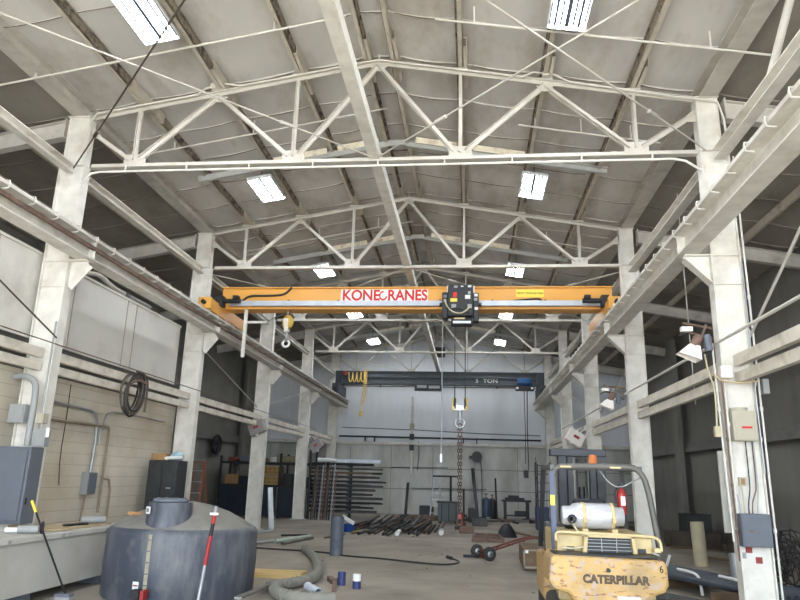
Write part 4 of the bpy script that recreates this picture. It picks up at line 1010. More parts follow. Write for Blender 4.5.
tag(MB().tube([(3.6, yf - .12, 3.42), (3.66, yf - .22, 3.3), (3.9, yf - .23, 3.27), (4.15, yf - .2, 3.3), (4.24, yf - .05, 3.34)], .012, 6, 2).build('tie_cable', STRAP), 'tan cable tied around the first forklift-side column at girt height', 'cable')
tag(MB().tube([(3.5, yf - .1, 3.72), (3.52, yf - .12, 3.45), (3.6, yf - .12, 3.2), (3.58, yf - .1, 2.62)], .014, 6, 2).bb(3.54, 3.62, yf - .14, yf - .06, 2.5, 2.65).build('hanging_plug', CREAMC), 'cream cord with a plug hanging beside the first forklift-side column', 'cord')
tag(MB().bb(3.69, 3.9, T[0] + .18, T[0] + .22, 1.15, 2.32).build('sheet_board', M('pale_sheet', (186, 184, 176), .6)), 'grey sheet strapped behind the inner edge of the first forklift-side column', 'board')

# flood lamps / heater heads on the columns
def head(c, rx, ry, rz, lab, col, wall, w=.55, h=.42, red=True):
    t = thing('flood_light', lab, 'light', c, 'column flood lights')
    Rm = Matrix.Rotation(rz, 3, 'Z') @ Matrix.Rotation(ry, 3, 'Y') @ Matrix.Rotation(rx, 3, 'X'); c = V(c)
    MB().box(c, (w, .26, h), Rm).build('housing', col, t, .015)
    MB().box(c + Rm @ V((0, -.135, 0)), (w * .94, .012, h * .9), Rm).build('front_panel', col, t)
    if red: MB().box(c + Rm @ V((.0, -.145, .02)), (w * .34, .008, h * .2), Rm).build('label_print', STICKR, t)
    MB().box(c + Rm @ V((-w * .1, -.1, -h / 2 - .02)), (.1, .06, .04), Rm).build('lamp_cap', SIGNW, t)
    a = c + Rm @ V((0, .1, h / 2))
    MB().bar(a, V(wall), .04, .04).bar(c + Rm @ V((0, .13, -.05)), V(wall) - V((0, 0, .12)), .03, .03).build('bracket', GALV, t)
BG = M('lamp_grey', (150, 146, 144), .5)
head((-7.16, T[2] - .52, 3.3), 0, -.42, -.1, 'grey flood light with red print on the third block-wall column', BG, (-7.0, T[2] - .17, 3.62))
head((-6.50, T[3] - .5, 3.02), 0, -.7, -.1, 'tilted flood light with red print on the fourth block-wall column', BG, (-6.85, T[3] - .05, 3.4))
head((3.32, T[2] - .5, 3.19), 0, .55, .1, 'white flood light with red print on the third forklift-side column', SIGNW, (3.66, T[2] - .05, 3.55))
def hood(c, wallx, y, lab):
    t = thing('flood_light', lab, 'light', c, 'column flood lights'); x, yy, z = c
    mb = MB()
    a = [(-.2, -.1, -.16), (.1, -.16, -.28), (.1, .16, -.28), (-.2, .1, -.16)]; b = [(-.02, -.05, -.02), (.12, -.07, -.06), (.12, .07, -.06), (-.02, .05, -.02)]
    P = [V(c) + V(p) for p in a + b]
    mb.add(P, [(0, 1, 5, 4), (1, 2, 6, 5), (2, 3, 7, 6), (3, 0, 4, 7), (4, 5, 6, 7)])
    mb.build('reflector_hood', SIGNW, t)
    MB().cyl((x + .04, yy, z - .05), (x + .14, yy, z + .1), .07, 12).build('lamp_socket', RUST, t)
    MB().cyl((x + .26, yy, z - .12), (x + .24, yy, z + .12), .06, 14).build('ballast', GREYP, t)
    MB().bb(x - .12, x + .04, yy - .05, yy + .05, z + .17, z + .24).build('terminal_box', SIGNW, t)
    MB().bar((x - .08, yy, z + .3), (wallx, y, z + .27), .035, .03).bar((x + .0, yy, z + .15), (wallx, y, z + .12), .03, .03).bar((x + .25, yy, z + .28), (x + .12, yy, z - .02), .03, .03).build('bracket', RUST, t)
    MB().tube([(x - .15, yy + .04, z + .12), (x, yy + .06, z + .18), (x + .2, yy + .05, z + .05), (wallx - .02, y, z)], .014, 6, 2).build('cable', CABLE, t)
hood((3.27, 10.2, 3.87), 3.66, 10.42, 'open white flood light on a rusty bracket, first forklift-side column')
hood((3.22, T[1] - .35, 3.75), 3.66, T[1] - .15, 'small flood light on a bracket, second forklift-side column')

# ------------------------------------------------------------------ floor objects in the middle
t = thing('steel_drum_pipe', 'blue-grey length of wide pipe standing upright on the floor', 'pipe', (-3.16, 16.45, 0))
MB().pipe((-3.16, 16.45, 0), (-3.16, 16.45, .87), .155, .08, 28).build('pipe_wall', M('blue_grey_pipe', (84, 92, 104), .55, var=.2, dirt=(130, 128, 120), dscale=2), t)
for (x, y, lab, white) in ((-2.21, 12.12, 'dark blue can standing alone on the floor', False), (-1.9, 11.83, 'dark blue can with a white upper half on the floor', True)):
    t = thing('paint_can', lab, 'can', (x, y, 0), 'cans on the floor')
    if white:
        MB().cyl((x, y, 0), (x, y, .12), .07, 20).build('body', BLUEB, t); MB().cyl((x, y, .12), (x, y, .21), .07, 20).build('white_band', LBL, t)
    else: MB().cyl((x, y, 0), (x, y, .2), .068, 20).build('body', BLUEB, t)
    MB().lathe([(.068, 0), (.071, .004), (.071, .012), (.058, .014), (.056, .008), (0, .008)], (x, y, .21 if white else .2), 20).build('lid', BLUEB if not white else LBL, t)
hp = [(-4.0, 16.75), (-3.5, 15.5), (-3.05, 14.0), (-2.74, 12.7), (-2.72, 11.85), (-2.95, 11.45), (-3.08, 11.0), (-2.9, 10.5), (-2.6, 10.22), (-2.2, 10.2), (-1.95, 10.25)]
pts = [V((x, y, .095)) for x, y in hp]
for _ in range(3):
    q = [pts[0]]
    for a, b in zip(pts, pts[1:]): q += [a * .75 + b * .25, a * .25 + b * .75]
    pts = q + [pts[-1]]
mb = MB().tube(pts, .082, 14)
L_ = 0
for a, b in zip(pts, pts[1:]):
    L_ += (b - a).length
    if L_ > .07: L_ = 0; mb.cyl(a, a + (b - a).normalized() * .025, .09, 14)
tag(mb.build('suction_hose', HOSEM), 'thick ribbed grey hose snaking over the floor beside the tank', 'hose')
tag(MB().pipe((-2.64, 11.42, .066), (-2.33, 10.86, .066), .065, .12, 18).build('plastic_pipe', PVCW), 'short white-blue plastic pipe lying against the ribbed hose', 'pipe')
mb = MB().bar((-2.16, 11.2, .03), (-2.34, 12.2, .04), .07, .05).bar((-2.34, 12.15, .04), (-2.5, 12.5, .05), .09, .08).bar((-2.34, 12.15, .05), (-2.28, 12.5, .06), .07, .06)
tag(mb.build('pipe_wrench', RUST), 'rusty pipe wrench on the floor inside the hose bend', 'tool')
for i, (y, z, lab) in enumerate(((12.62, .05, 'front yellow timber lying beside the tank'), (12.86, .05, 'rear yellow timber lying beside the tank'))):
    tag(MB().bb(-4.3, -3.02, y - .09, y + .09, 0, .1).build('timber', WOODL), lab, 'timber', 'yellow timbers')
tag(MB().bar((-3.28, 11.75, .04), (-3.05, 9.2, .22), .1, .03).bar((-3.29, 11.9, .035), (-3.27, 11.55, .05), .2, .05).build('shovel', PIPEM), 'grey long-handled shovel lying by the side of the tank', 'tool')
mb = MB(); mb.tube([(-5.6, 17.3, .02), (-5.28, 17.17, .02), (-4.13, 16.97, .02), (-3.4, 16.75, .02), (-2.9, 16.2, .02), (-2.07, 16.05, .02), (-1.11, 15.47, .02), (-.56, 15.3, .02), (-.25, 15.75, .02), (-.3, 16.2, .02), (-.45, 16.5, .03)], .02, 8, 3)
mb.cyl((-.45, 16.5, .03), (-.56, 16.62, .05), .04, 10)
tag(mb.build('welding_cable', CABLE), 'long dark cable lying across the middle of the floor', 'cable')
t = thing('steel_channel', 'pale bent channel leaning against the third block-wall column', 'channel', (-6.3, 21.7, 0))
MB().cbar((-6.3, 21.75, .12), (-6.66, 22.5, 1.35), .16, .1, .012).build('web', GALV, t)
MB().bar((-6.75, 21.5, .03), (-6.28, 21.75, .09), .12, .04).build('foot', GALV, t)
fit = M('pale_green_fitting', (176, 188, 172), .5)
for i, (a, b, r, m, lab) in enumerate((((-5.25, 18.6, .06), (-4.75, 20.5, .06), .055, fit, 'pale green pipe fitting on the floor past the tank'), ((-4.95, 18.2, .05), (-4.6, 20.2, .05), .04, PIPEM, 'grey pipe lying beside the pale green fitting'),
        ((-5.7, 18.1, .04), (-5.35, 19.0, .04), .035, GALV, 'short bright pipe offcut past the tank'), ((-4.3, 20.5, .03), (-4.0, 22.0, .03), .025, RUST, 'short rusty bar on the floor before the upright bars'), ((-5.7, 20.8, .03), (-5.0, 21.3, .03), .03, DARKM, 'dark offcut on the floor before the storage rack'))):
    mb = MB().pipe(a, b, r, .2, 12)
    if i == 0: p = V(a).lerp(V(b), .3); q = V(a).lerp(V(b), .42); mb.pipe(p, q, r * 1.0, .0001, 12); mb.cyl(p, q, r * 1.12, 12)
    tag(mb.build('pipe_offcut', m), lab, 'pipe')
# red hand truck lying on the floor
t = thing('hand_truck', 'red two-wheeled hand truck lying on the floor, handle toward the wooden box', 'hand truck', (.6, 17.0, 0))
for x, y in ((.14, 17.1), (.42, 16.5)):
    w = MB().lathe([(.06, -.05), (.13, -.05), (.155, -.03), (.155, .03), (.13, .05), (.06, .05)], (x, y, .155), 24, (.42, -.9, 0)).build('wheel', RUBBER, t)
    MB().lathe([(0, -.055), (.07, -.055), (.07, .055), (0, .055)], (x, y, .155), 16, (.42, -.9, 0)).build('rim', GALV, w)
MB().cyl((.12, 17.15, .155), (.45, 16.45, .155), .018, 8).build('axle', DARKM, t)
for o in (-.13, .13): MB().tube([(.3 + o * .42, 16.85 - o * .9, .16), (.9 + o * .42, 17.15 - o * .9, .34), (1.45 + o * .3, 17.4 - o * .7, .5), (1.75 + o * .3, 17.5 - o * .7, .43)], .024, 8, 1).build('frame_rail', RED2, t)
for u in (.25, .5, .75):
    c = V((.35, 16.9, .18)).lerp(V((1.5, 17.4, .48)), u); MB().cyl(c + V((-.055, .12, 0)), c + V((.055, -.12, 0)), .016, 8).build('crossbar', RED2, t)
MB().box((.36, 16.85, .12), (.12, .5, .2), Matrix.Rotation(.42, 3, 'Z')).build('toe_plate', RED2, t)
tag(MB().box((-.05, 16.95, .05), (.28, .06, .06), Matrix.Rotation(.2, 3, 'Z')).build('wheel_chock', BLACK), 'small black piece on the floor beside the hand truck wheels', 'chock')
# wooden box
t = thing('wooden_box', 'weathered wooden box with pale edges behind the forklift counterweight', 'box', (1.4, 15.8, 0))
MB().bb(1.1, 1.72, 14.95, 16.6, .06, .42).build('box_body', WOODO, t)
mb = MB().bb(1.08, 1.74, 14.92, 14.95, .06, .1).bb(1.08, 1.74, 14.92, 14.95, .4, .43).bb(1.08, 1.11, 14.92, 14.95, .06, .43).bb(1.71, 1.74, 14.92, 14.95, .06, .43)
mb.build('edge_band', M('pale_edge', (150, 142, 128), .7), t)
for x in (1.15, 1.67): MB().bb(x - .03, x + .03, 14.9, 14.93, .36, .42).build('corner_bolt', LBL, t)
MB().cyl((1.4, 15.1, .42), (1.4, 15.1, .432), .06, 14).build('hand_hole', BLACK, t)
for y in (15.2, 16.4): MB().bb(1.12, 1.7, y - .06, y + .06, 0, .06).build('runner', WOODO, t)

# ------------------------------------------------------------------ pipes on the floor in front of the far wall
k = 0
spots = []
for i in range(22): spots.append((-4.35 + i * .155, .0, .0, random.uniform(21.8, 25.2), random.uniform(27, 30.8)))
for i in range(13): spots.append((-4.2 + i * .2, .102, .35, random.uniform(22.4, 25.5), random.uniform(27.5, 30.8)))
for i in range(7): spots.append((-3.6 + i * .28, .204, -.3, random.uniform(23.5, 26.5), random.uniform(28.5, 30.8)))
for x, z, sl, y0, y1 in spots:
    r = random.choice((.04, .045, .05)) if z < .2 else .045; m = (PIPED, PIPEM, PIPED, RUST, DARKM)[k % 5]; q = sl / 9.
    mb = MB().pipe((x + q * (y0 - 22), y0, z + r), (x + q * (y1 - 22), y1, z + r), r, .18, 10)
    tag(mb.build('steel_pipe', m), 'loose steel pipe in the low pile on the floor before the far wall', 'pipe', 'loose steel pipes'); k += 1
for x, y, r, lab in ((-2.35, 22.3, .075, 'white capped pipe end at the front of the floor pipe pile'), (-.98, 23.2, .085, 'white round cap on the floor beside the grey steel tote')):
    tag(MB().cyl((x, y, r), (x - .03, y + 1.0, r), r, 18).build('plastic_pipe', LBL), lab, 'pipe')
t = thing('blue_tub', 'blue tub with a white board resting in it, beside the floor pipe pile', 'tub', (-4.15, 23.4, 0))
MB().lathe([(.0, .0), (.19, .0), (.24, .24), (.25, .25), (.225, .25), (.18, .02), (0, .02)], (-4.15, 23.4, 0), 4, smooth=False).build('tub_body', M('tub_blue', (32, 74, 150), .4), t)
tag(MB().box((-4.12, 23.35, .38), (.46, .05, .12), Matrix.Rotation(.5, 3, 'Y')).build('white_board', LBL), 'white board offcut sticking out of the blue tub', 'board')
tag(MB().pipe((-3.85, 22.5, .05), (-3.5, 23.6, .05), .045, .2).build('brass_pipe', M('yellowish_pipe', (150, 140, 92), .5, .3)), 'yellowish pipe offcut beside the blue tub', 'pipe')
# grey tote, stand and heap
t = thing('steel_tote', 'dark grey steel tote bin standing behind the floor pipes', 'bin', (-.95, 29.8, 0))
MB().bb(-1.4, -.5, 29.4, 30.2, .08, .85).build('bin_body', M('tote_grey', (80, 90, 92), .6, dirt=(60, 60, 58)), t, .01)
MB().bb(-1.44, -.46, 29.36, 30.24, .82, .88).build('rim', DARKM, t)
for x in (-1.3, -.6): MB().bb(x - .06, x + .06, 29.5, 30.1, 0, .08).build('skid', DARKM, t)
for i in range(3): MB().bb(-1.25 + i * .3, -1.21 + i * .3, 29.38, 29.4, .1, .8).build('rib', DARKM, t)
t = thing('pipe_stand', 'dark pipe gallows stand rising behind the grey tote', 'stand', (-1.0, 30.9, 0))
MB().cyl((-.9, 30.9, .03), (-.9, 30.9, 1.95), .05, 10).build('post', DARKM, t)
MB().cyl((-1.7, 30.9, 1.92), (-.6, 30.9, 1.92), .04, 10).build('arm', DARKM, t)
MB().bb(-1.15, -.65, 30.65, 31.15, 0, .03).build('foot_plate', DARKM, t)
t = thing('step_ladder', 'narrow grey ladder standing by the far wall behind the grey tote', 'ladder', (-1.7, 33.6, 0))
for x in (-1.95, -1.45): MB().bar((x + (.12 if x < -1.7 else -.12) * 0, 33.2, 0.0), (-1.7 + (x + 1.7) * .5, 34.6, 2.0), .06, .05).build('rail', GALV, t)
for i in range(6):
    u = (i + .7) / 6.5; w = .25 * (1 - .5 * u); MB().bb(-1.7 - w, -1.7 + w, 33.2 + 1.4 * u - .03, 33.2 + 1.4 * u + .03, 2 * u - .02, 2 * u + .02).build('tread', GALV, t)
tag(MB().bb(-2.9, -1.5, 31.0, 31.12, .0, .22).build('rusty_beam', RUST), 'rusty orange beam lying behind the floor pipes', 'beam')
tag(MB().bar((-3.25, 34.6, .0), (-3.25, 35.7, 1.55), .14, .1).build('dark_plank', DARKM), 'dark bar leaning on the far wall behind the floor pipes', 'bar')
tag(MB().bar((.3, 33.6, .0), (.08, 35.6, 2.35), .16, .1).build('dark_plank', DARKM), 'tall dark plank leaning on the far wall beside the chain', 'plank')
tag(MB().cyl((-.35, 33.9, .0), (-.38, 35.6, 1.3), .05, 8).build('dark_plank', DARKM), 'short dark post leaning on the far wall behind the tote', 'post')
t = thing('machine_base', 'low rusty red machine part on the floor under the chain hook', 'machine', (-.35, 26.3, 0))
MB().bb(-.6, -.15, 26.0, 26.5, 0, .12).build('base', DARKM, t); MB().lathe([(.16, 0), (.16, .1), (.1, .16), (.1, .4), (.14, .44), (0, .5)], (-.35, 26.25, .12), 16).build('body', RED2, t)
MB().cyl((-.5, 26.25, .45), (-.15, 26.25, .5), .05, 10).build('arm', DARKM, t)
# gas cylinder with regulator
for x, y, h, lab, m in ((.72, 33.6, 1.0, 'blue-grey gas cylinder standing by the far wall', M('cylinder_blue', (62, 78, 96), .5)), (1.02, 34.1, .95, 'darker gas cylinder standing just behind the blue-grey one', DARKM)):
    t = thing('gas_cylinder', lab, 'cylinder', (x, y, 0), 'gas cylinders')
    MB().lathe([(0, 0), (.2, 0), (.21, .03), (.21, h - .2), (.17, h - .08), (.07, h), (0, h)], (x, y, 0), 20).build('bottle', m, t)
    MB().cyl((x, y, h - .01), (x, y, h + .14), .04, 10).build('valve', BRASS, t); MB().ring((x, y, h + .16), .09, .018, (0, 0, 1), 14, 6).build('hand_wheel', DARKM, t)
tag(MB().cyl((1.25, 34.3, 0), (1.2, 34.6, 1.9), .045, 8).build('steel_post', DARKM), 'thin dark post standing between the gas cylinders and the bench', 'post')
# work bench
t = thing('work_bench', 'dark steel work bench against the far wall near the forklift mast', 'bench', (2.1, 33.4, 0))
MB().bb(1.45, 2.8, 32.9, 33.9, .85, .93).build('bench_top', DARKM, t)
for x in (1.6, 2.65):
    for y in (33.0, 33.8): MB().bb(x - .05, x + .05, y - .05, y + .05, 0, .85).build('leg', DARKM, t)
MB().bb(1.55, 2.7, 33.0, 33.8, .2, .24).build('lower_shelf', DARKM, t)
for i, (x, y, w, d, h, z, lab) in enumerate(((2.05, 33.3, .9, .5, .1, .935, 'black flat slab lying on the dark work bench'), (2.0, 33.35, .5, .35, .1, 1.037, 'black block on top of the slab on the work bench'), (2.3, 33.4, .5, .4, .2, .242, 'dark box on the lower shelf of the work bench'))):
    tag(MB().bb(x - w / 2, x + w / 2, y - d / 2, y + d / 2, z, z + h).build('steel_block', BLACK, None, .02), lab, 'block')
# hose reel on the far wall
t = thing('hose_reel', 'black hose reel mounted on the far wall beside the chain', 'reel', (.3, 35.5, 2.6))
MB().cyl((.3, 35.45, 2.95), (.3, 35.75, 2.95), .27, 22).build('drum', BLACK, t, .02); MB().bb(-.1, .15, 35.6, 35.93, 2.85, 3.0).build('bracket', DARKM, t)
MB().tube([(.5, 35.5, 2.75), (.56, 35.6, 1.8), (.55, 35.7, .5)], .02, 6, 1).build('hose', DARKM, t)
random.seed(33)
for i in range(22):
    x, y = -3.2 + i * .285, random.uniform(31.3, 32.6) if i < 18 else random.uniform(30.5, 31.8)
    a = random.uniform(-.5, .5) if i % 2 else random.uniform(1.0, 2.0); l = random.uniform(.25, .5); z = random.uniform(.04, .09)
    d = V((math.cos(a), math.sin(a), 0)) * l
    tag(MB().bar(V((x, y, z)) - d, V((x, y, z)) + d, random.uniform(.08, .2), 2 * z).build('metal_scrap', (DARKM, PIPED, RUST, BLACK, PIPEM)[i % 5]), 'dark scrap piece in the litter along the foot of the far wall', 'scrap', 'far wall scraps')
for i, (x, y, w, d, h, m, lab) in enumerate(((-2.2, 34.6, .7, .5, .5, LOCK, 'dark box against the far wall behind the floor pipes'), (.05, 31.0, .35, .3, .6, DARKM, 'narrow dark case standing beside the chain hook, before the far wall'), (-.15, 24.6, .5, .35, .22, RUST, 'small rusty casting on the floor in front of the red machine part'), (.35, 28.6, .6, .5, .3, PIPED, 'dark low block on the floor between the machine part and the gas cylinders'))):
    tag(MB().bb(x - w / 2, x + w / 2, y - d / 2, y + d / 2, 0, h).build('steel_case', m, None, .03), lab, 'box')
# wall post with boxes, cables
t = thing('wall_conduit', 'pale vertical conduit with boxes climbing the far wall above the ladder', 'conduit', (-2.9, YB - .2, 1.9))
MB().cyl((-3.1, YB - .3, 2.0), (-3.1, YB - .3, 6.0), .06, 10).build('pipe', PIPEW, t)
for z in (3.2, 3.75, 4.3): MB().bb(-3.22, -2.98, YB - .38, YB - .3, z, z + .3).build('conduit_box', BOXC if z > 4 else DARKM, t)
tag(MB().tube([(-2.75, YB - .12, 3.7), (-2.72, YB - .1, 3.0), (-2.8, YB - .1, 2.2)], .02, 6, 1).build('wall_cable', CABLE), 'short dark cable hanging below the pale pipe on the far wall', 'cable')
for z, x0, x1 in ((2.33, -4.2, -1.2), (1.3, -3.1, .8)):
    tag(MB().cyl((x0, YB - .06, z), (x1, YB - .06, z + .03), .018, 6).build('wall_pipe', DARKM), 'thin dark line %s along the lower far wall' % ('at head height' if z > 2 else 'at waist height'), 'pipe')
# rolling ladder and blue bin by the forklift mast
t = thing('rolling_ladder', 'dark lattice ladder frame standing behind the forklift mast', 'ladder', (3.0, 29.5, 0))
for x in (2.75, 3.35):
    for y in (29.2, 30.0): MB().bb(x - .03, x + .03, y - .03, y + .03, 0, 2.5 if y < 29.5 else 2.6).build('rail', DARKM, t)
for i in range(7):
    z = .35 + i * .35
    MB().bb(2.78, 3.32, 29.18, 29.22, z - .015, z + .015).build('rung', DARKM, t)
    if i % 2 == 0: MB().bar((2.75, 29.23, z), (2.75, 29.97, z + .35), .025, .025).bar((3.35, 29.23, z), (3.35, 29.97, z + .35), .025, .025).build('brace', DARKM, t)
tag(MB().bb(2.5, 3.0, 27.4, 27.9, 0, .85).build('plastic_bin', M('navy_bin', (40, 56, 90), .5), None, .03), 'navy bin standing before the lattice ladder frame', 'bin')
mb = MB()
random.seed(3)
prof = [(0, .42), (.1, .41), (.17, .34), (.26, .2), (.32, .07), (.35, 0)]
mb.lathe(prof, (1.18, 23.6, 0), 11)
tag(mb.build('tarp_heap', BLACK), 'black heap covered by a tarp on the floor before the bench', 'heap')
t = thing('rusty_skid', 'low rusty rectangular frame on the floor beyond the hand truck', 'frame', (.5, 22.0, 0))
for a, b in (((.05, 21.3), (.95, 21.3)), ((.95, 21.3), (.9, 23.5)), ((.9, 23.5), (.1, 23.5)), ((.1, 23.5), (.05, 21.3)), ((.06, 22.3), (.93, 22.3))):
    MB().bar((a[0], a[1], .05), (b[0], b[1], .05), .08, .1).build('frame_bar', RUST, t)
tag(MB().bar((1.5, 25.5, .03), (2.6, 22.0, .04), .1, .05).build('floor_plank', WOODO), 'pale brown plank on the floor behind the hand truck', 'plank')

# ------------------------------------------------------------------ storage rack in the block-wall aisle
RX0, RX1, RY0, RY1 = -11.0, -6.95, 29.4, 30.6
t = thing('pallet_rack', 'dark pallet rack full of goods behind the block-wall columns', 'rack', ((RX0 + RX1) / 2, 30, 0))
ux = [-11.0, -9.65, -8.3, -6.98]
for i, x in enumerate(ux):
    for y in (RY0, RY1): MB().bb(x - .045, x + .045, y - .045, y + .045, 0, (2.55, 2.4, 2.7, 2.95)[i]).build('upright', DARKM, t)
for z in (1.32, 2.28):
    for y in (RY0, RY1): MB().bb(RX0, RX1, y - .03, y + .03, z - .06, z + .04).build('shelf_beam', DARKM, t)
    MB().bb(RX0 + .05, RX1 - .05, RY0 + .03, RY1 - .03, z - .02, z + .02).build('shelf_deck', DARKM, t)
for x in (-10.3, -9.0, -7.65):
    i = (-10.3, -9.0, -7.65).index(x)
    tag(MB().bb(x - .6, x + .6, RY0 - .09, RY0 - .06, .05, 1.26).build('hanging_sheet', TARP), 'dark blue sheet hung under the rack shelf, ' + ('behind the third block-wall column', 'between the third and fourth block-wall columns', 'beside the upright steel bars')[i], 'sheet', 'hung sheets')
def pallet(x, y, z, lab, w=1.0, d=.9, h=.4):
    t = thing('wooden_crate', lab, 'crate', (x, y, z), 'crates on the rack')
    mb = MB()
    for i in range(3): mb.bb(x - w / 2, x + w / 2, y - d / 2, y - d / 2 + .03, z + .02 + i * h / 2.6, z + .08 + i * h / 2.6)
    mb.build('slat_board', PALW, t)
    mb = MB()
    for i in range(5): mb.bb(x - w / 2 + i * (w - .06) / 4, x - w / 2 + .06 + i * (w - .06) / 4, y - d / 2 - .015, y + d / 2, z, z + h * .95)
    mb.build('crate_post', PALW, t)
    MB().bb(x - w / 2 + .03, x + w / 2 - .03, y - d / 2 + .05, y + d / 2 - .05, z + .02, z + h * .8).build('contents', CARD, t)
pallet(-8.92, 29.95, 1.345, 'lower slatted wooden crate on the middle rack shelf'); pallet(-8.92, 29.95, 1.76, 'slatted wooden crate stacked on the crate of the middle rack shelf')
for i, (x, w, h, m, lab) in enumerate(((-10.55, .6, .42, CARD, 'brown carton on the rack shelf by the outer wall'), (-9.95, .5, .35, TARP, 'dark bundle on the rack shelf next to the brown carton'), (-8.0, .4, .5, LOCK, 'black carton on the rack shelf beside the wooden crates'), (-7.4, .6, .38, TARP, 'dark blue bundle at the end of the rack shelf'))):
    tag(MB().bb(x - w / 2, x + w / 2, 29.6, 30.3, 1.345, 1.345 + h).build('carton', m, None, .02), lab, 'box')
for i, (x, w, h, m, lab) in enumerate(((-10.6, .4, .22, RED2, 'small red case on the top rack shelf'), (-10.0, .5, .28, GREYP, 'grey case on the top rack shelf beside the red one'), (-9.3, .4, .2, CARD, 'small carton on the top rack shelf'), (-8.15, .85, .3, M('tan_tarp', (150, 140, 112), .8), 'tan wrapped bundle on top of the rack'), (-8.7, .25, .28, LBL, 'white bag on top of the rack beside the tan bundle'))):
    tag(MB().bb(x - w / 2, x + w / 2, 29.6, 30.2, 2.305, 2.305 + h).build('carton', m, None, .06), lab, 'box')
# upright bars leaning at the rack end
random.seed(5)
for i in range(12):
    x = -6.72 + i * .085; h = random.uniform(1.9, 2.35)
    m = (PIPED, RUST, PIPED, DARKM, GALV, RUST)[i % 6]
    tag(MB().cyl((x, 28.9, .0), (x + .02, 29.28, h), .032, 8).build('steel_bar', m), 'tall steel bar standing upright at the end of the storage rack', 'bar', 'upright steel bars')
# horizontal bar rack
t = thing('cantilever_rack', 'dark cantilever rack holding long steel bars, before the far wall', 'rack', (-5.6, 31.0, 0))
lev = [.25 + i * .185 for i in range(12)]
for x in (-6.6, -5.5):
    MB().bb(x - .06, x + .06, 31.3, 31.42, 0, 2.5).build('upright', DARKM, t)
    MB().bb(x - .06, x + .06, 30.4, 31.42, 0, .06).build('foot', DARKM, t)
    for z in lev: MB().bb(x - .03, x + .03, 30.5, 31.3, z - .05, z - .012).build('arm', DARKM, t)
k = 0
for i, z in enumerate(lev):
    for j in range(4):
        x1 = random.uniform(-5.1, -3.9) if j else random.uniform(-4.5, -3.75); r = random.choice((.035, .045, .055))
        y = 30.58 + j * .19; m = (PIPED, DARKM, DARKM, PIPED, WOODO if i > 8 else DARKM)[(i + j * 2) % 5]
        mb = MB().bb(-7.3, x1, y - r, y + r, z - .01, z - .01 + 2 * r) if (i + j) % 3 == 0 else MB().pipe((-7.3, y, z - .01 + r), (x1, y, z - .01 + r), r, .2, 8)
        tag(mb.build('steel_bar', m), 'long steel bar lying on the cantilever rack before the far wall', 'bar', 'racked steel bars'); k += 1
tag(MB().bb(-6.05, -4.05, 30.55, 30.75, 2.40, 2.55).build('box_beam', PVCW), 'pale blue-white box beam lying on top of the cantilever rack', 'beam')
tag(MB().cyl((-6.95, 30.66, 2.495), (-6.1, 30.66, 2.495), .09, 14).build('white_roll', LBL), 'white roll lying on the rack next to the pale box beam', 'roll')
# orange ladder, wall fan
t = thing('step_ladder', 'orange step ladder standing behind the second block-wall column', 'ladder', (-8.2, 19.9, 0))
for s in (-1, 1):
    MB().bar((-8.2 + s * .28, 19.6, 0), (-8.2 + s * .17, 20.0, 2.1), .07, .03).build('rail', LADR, t)
    MB().bar((-8.2 + s * .28, 20.5, 0), (-8.2 + s * .17, 20.06, 2.1), .05, .03).build('rear_rail', LADR, t)
for i in range(6):
    u = (i + .8) / 6.6; w = .28 - .11 * u; MB().bb(-8.2 - w, -8.2 + w, 19.6 + .4 * u - .04, 19.6 + .4 * u + .04, 2.1 * u - .012, 2.1 * u + .012).build('tread', GALV, t)
MB().bb(-8.4, -8.0, 19.95, 20.1, 2.1, 2.13).build('top_cap', LADR, t)
t = thing('wall_fan', 'round dark fan on the outer wall above the storage rack', 'fan', (WL + .2, 29.0, 2.5))
MB().ring((WL + .32, 29.2, 3.0), .42, .05, (1, 0, 0), 28, 8).build('fan_ring', BLACK, t); MB().cyl((WL + .2, 29.2, 3.0), (WL + .3, 29.2, 3.0), .4, 28).build('back_plate', BLACK, t)
mb = MB()
for i in range(5): mb.box((WL + .34, 29.2 + .2 * math.cos(i * 1.257), 3.0 + .2 * math.sin(i * 1.257)), (.02, .32, .12), Matrix.Rotation(i * 1.257, 3, 'X'))
mb.build('blade', DARKM, t)

# ------------------------------------------------------------------ open aisle beside the forklift
random.seed(11)
for i, y in enumerate((11.9, 13.6)):
    tag(MB().box((4.35 - i * .55, y, .1), (1.3, .14, .2), Matrix.Rotation(.4, 3, 'Z')).build('support_timber', WOODO), ('front' if i == 0 else 'rear') + ' timber under the dark pipe bundle beside the forklift', 'timber', 'pipe supports')
for i in range(7):
    q = i * .13; r = .055
    a, b = V((2.75 + q, 14.6 + q * .45, .2 + r)), V((4.55 + q, 10.9 + q * .45, .2 + r))
    tag(MB().pipe(a, b, r, .15, 12).build('dark_pipe', M('bundle_pipe', (70, 78, 88), .5, .3, var=.2) if i == 0 else bpy.data.materials['bundle_pipe']), 'long blue-grey pipe lying in the bundle between the forklift and the first column', 'pipe', 'bundled pipes')
for i in range(5):
    a, b = V((2.6 + i * .1, 13.2 + .05 * i, .045)), V((4.05 + i * .1, 11.0 + .05 * i, .045))
    tag(MB().pipe(a - V((.25, .45, 0)), b - V((.25, .45, 0)), .042, .2, 10).build('dark_pipe', PIPED), 'thin dark pipe on the floor in front of the blue-grey pipe bundle', 'pipe', 'floor pipes beside the forklift')
for i, (x, y) in enumerate(((3.75, 12.6), (4.2, 11.85))):
    tag(MB().tube([(x - .12, y + .45, .37), (x + .0, y + .12, .37), (x + .07, y - .02, .34), (x + .09, y - .08, .22), (x + .1, y - .1, .03)], .025, 8, 2).build('bent_tube', LBL), ('white bent tube over the pipe bundle, on the forklift end', 'white bent tube over the pipe bundle, on the column end')[i], 'tube', 'white bent tubes')
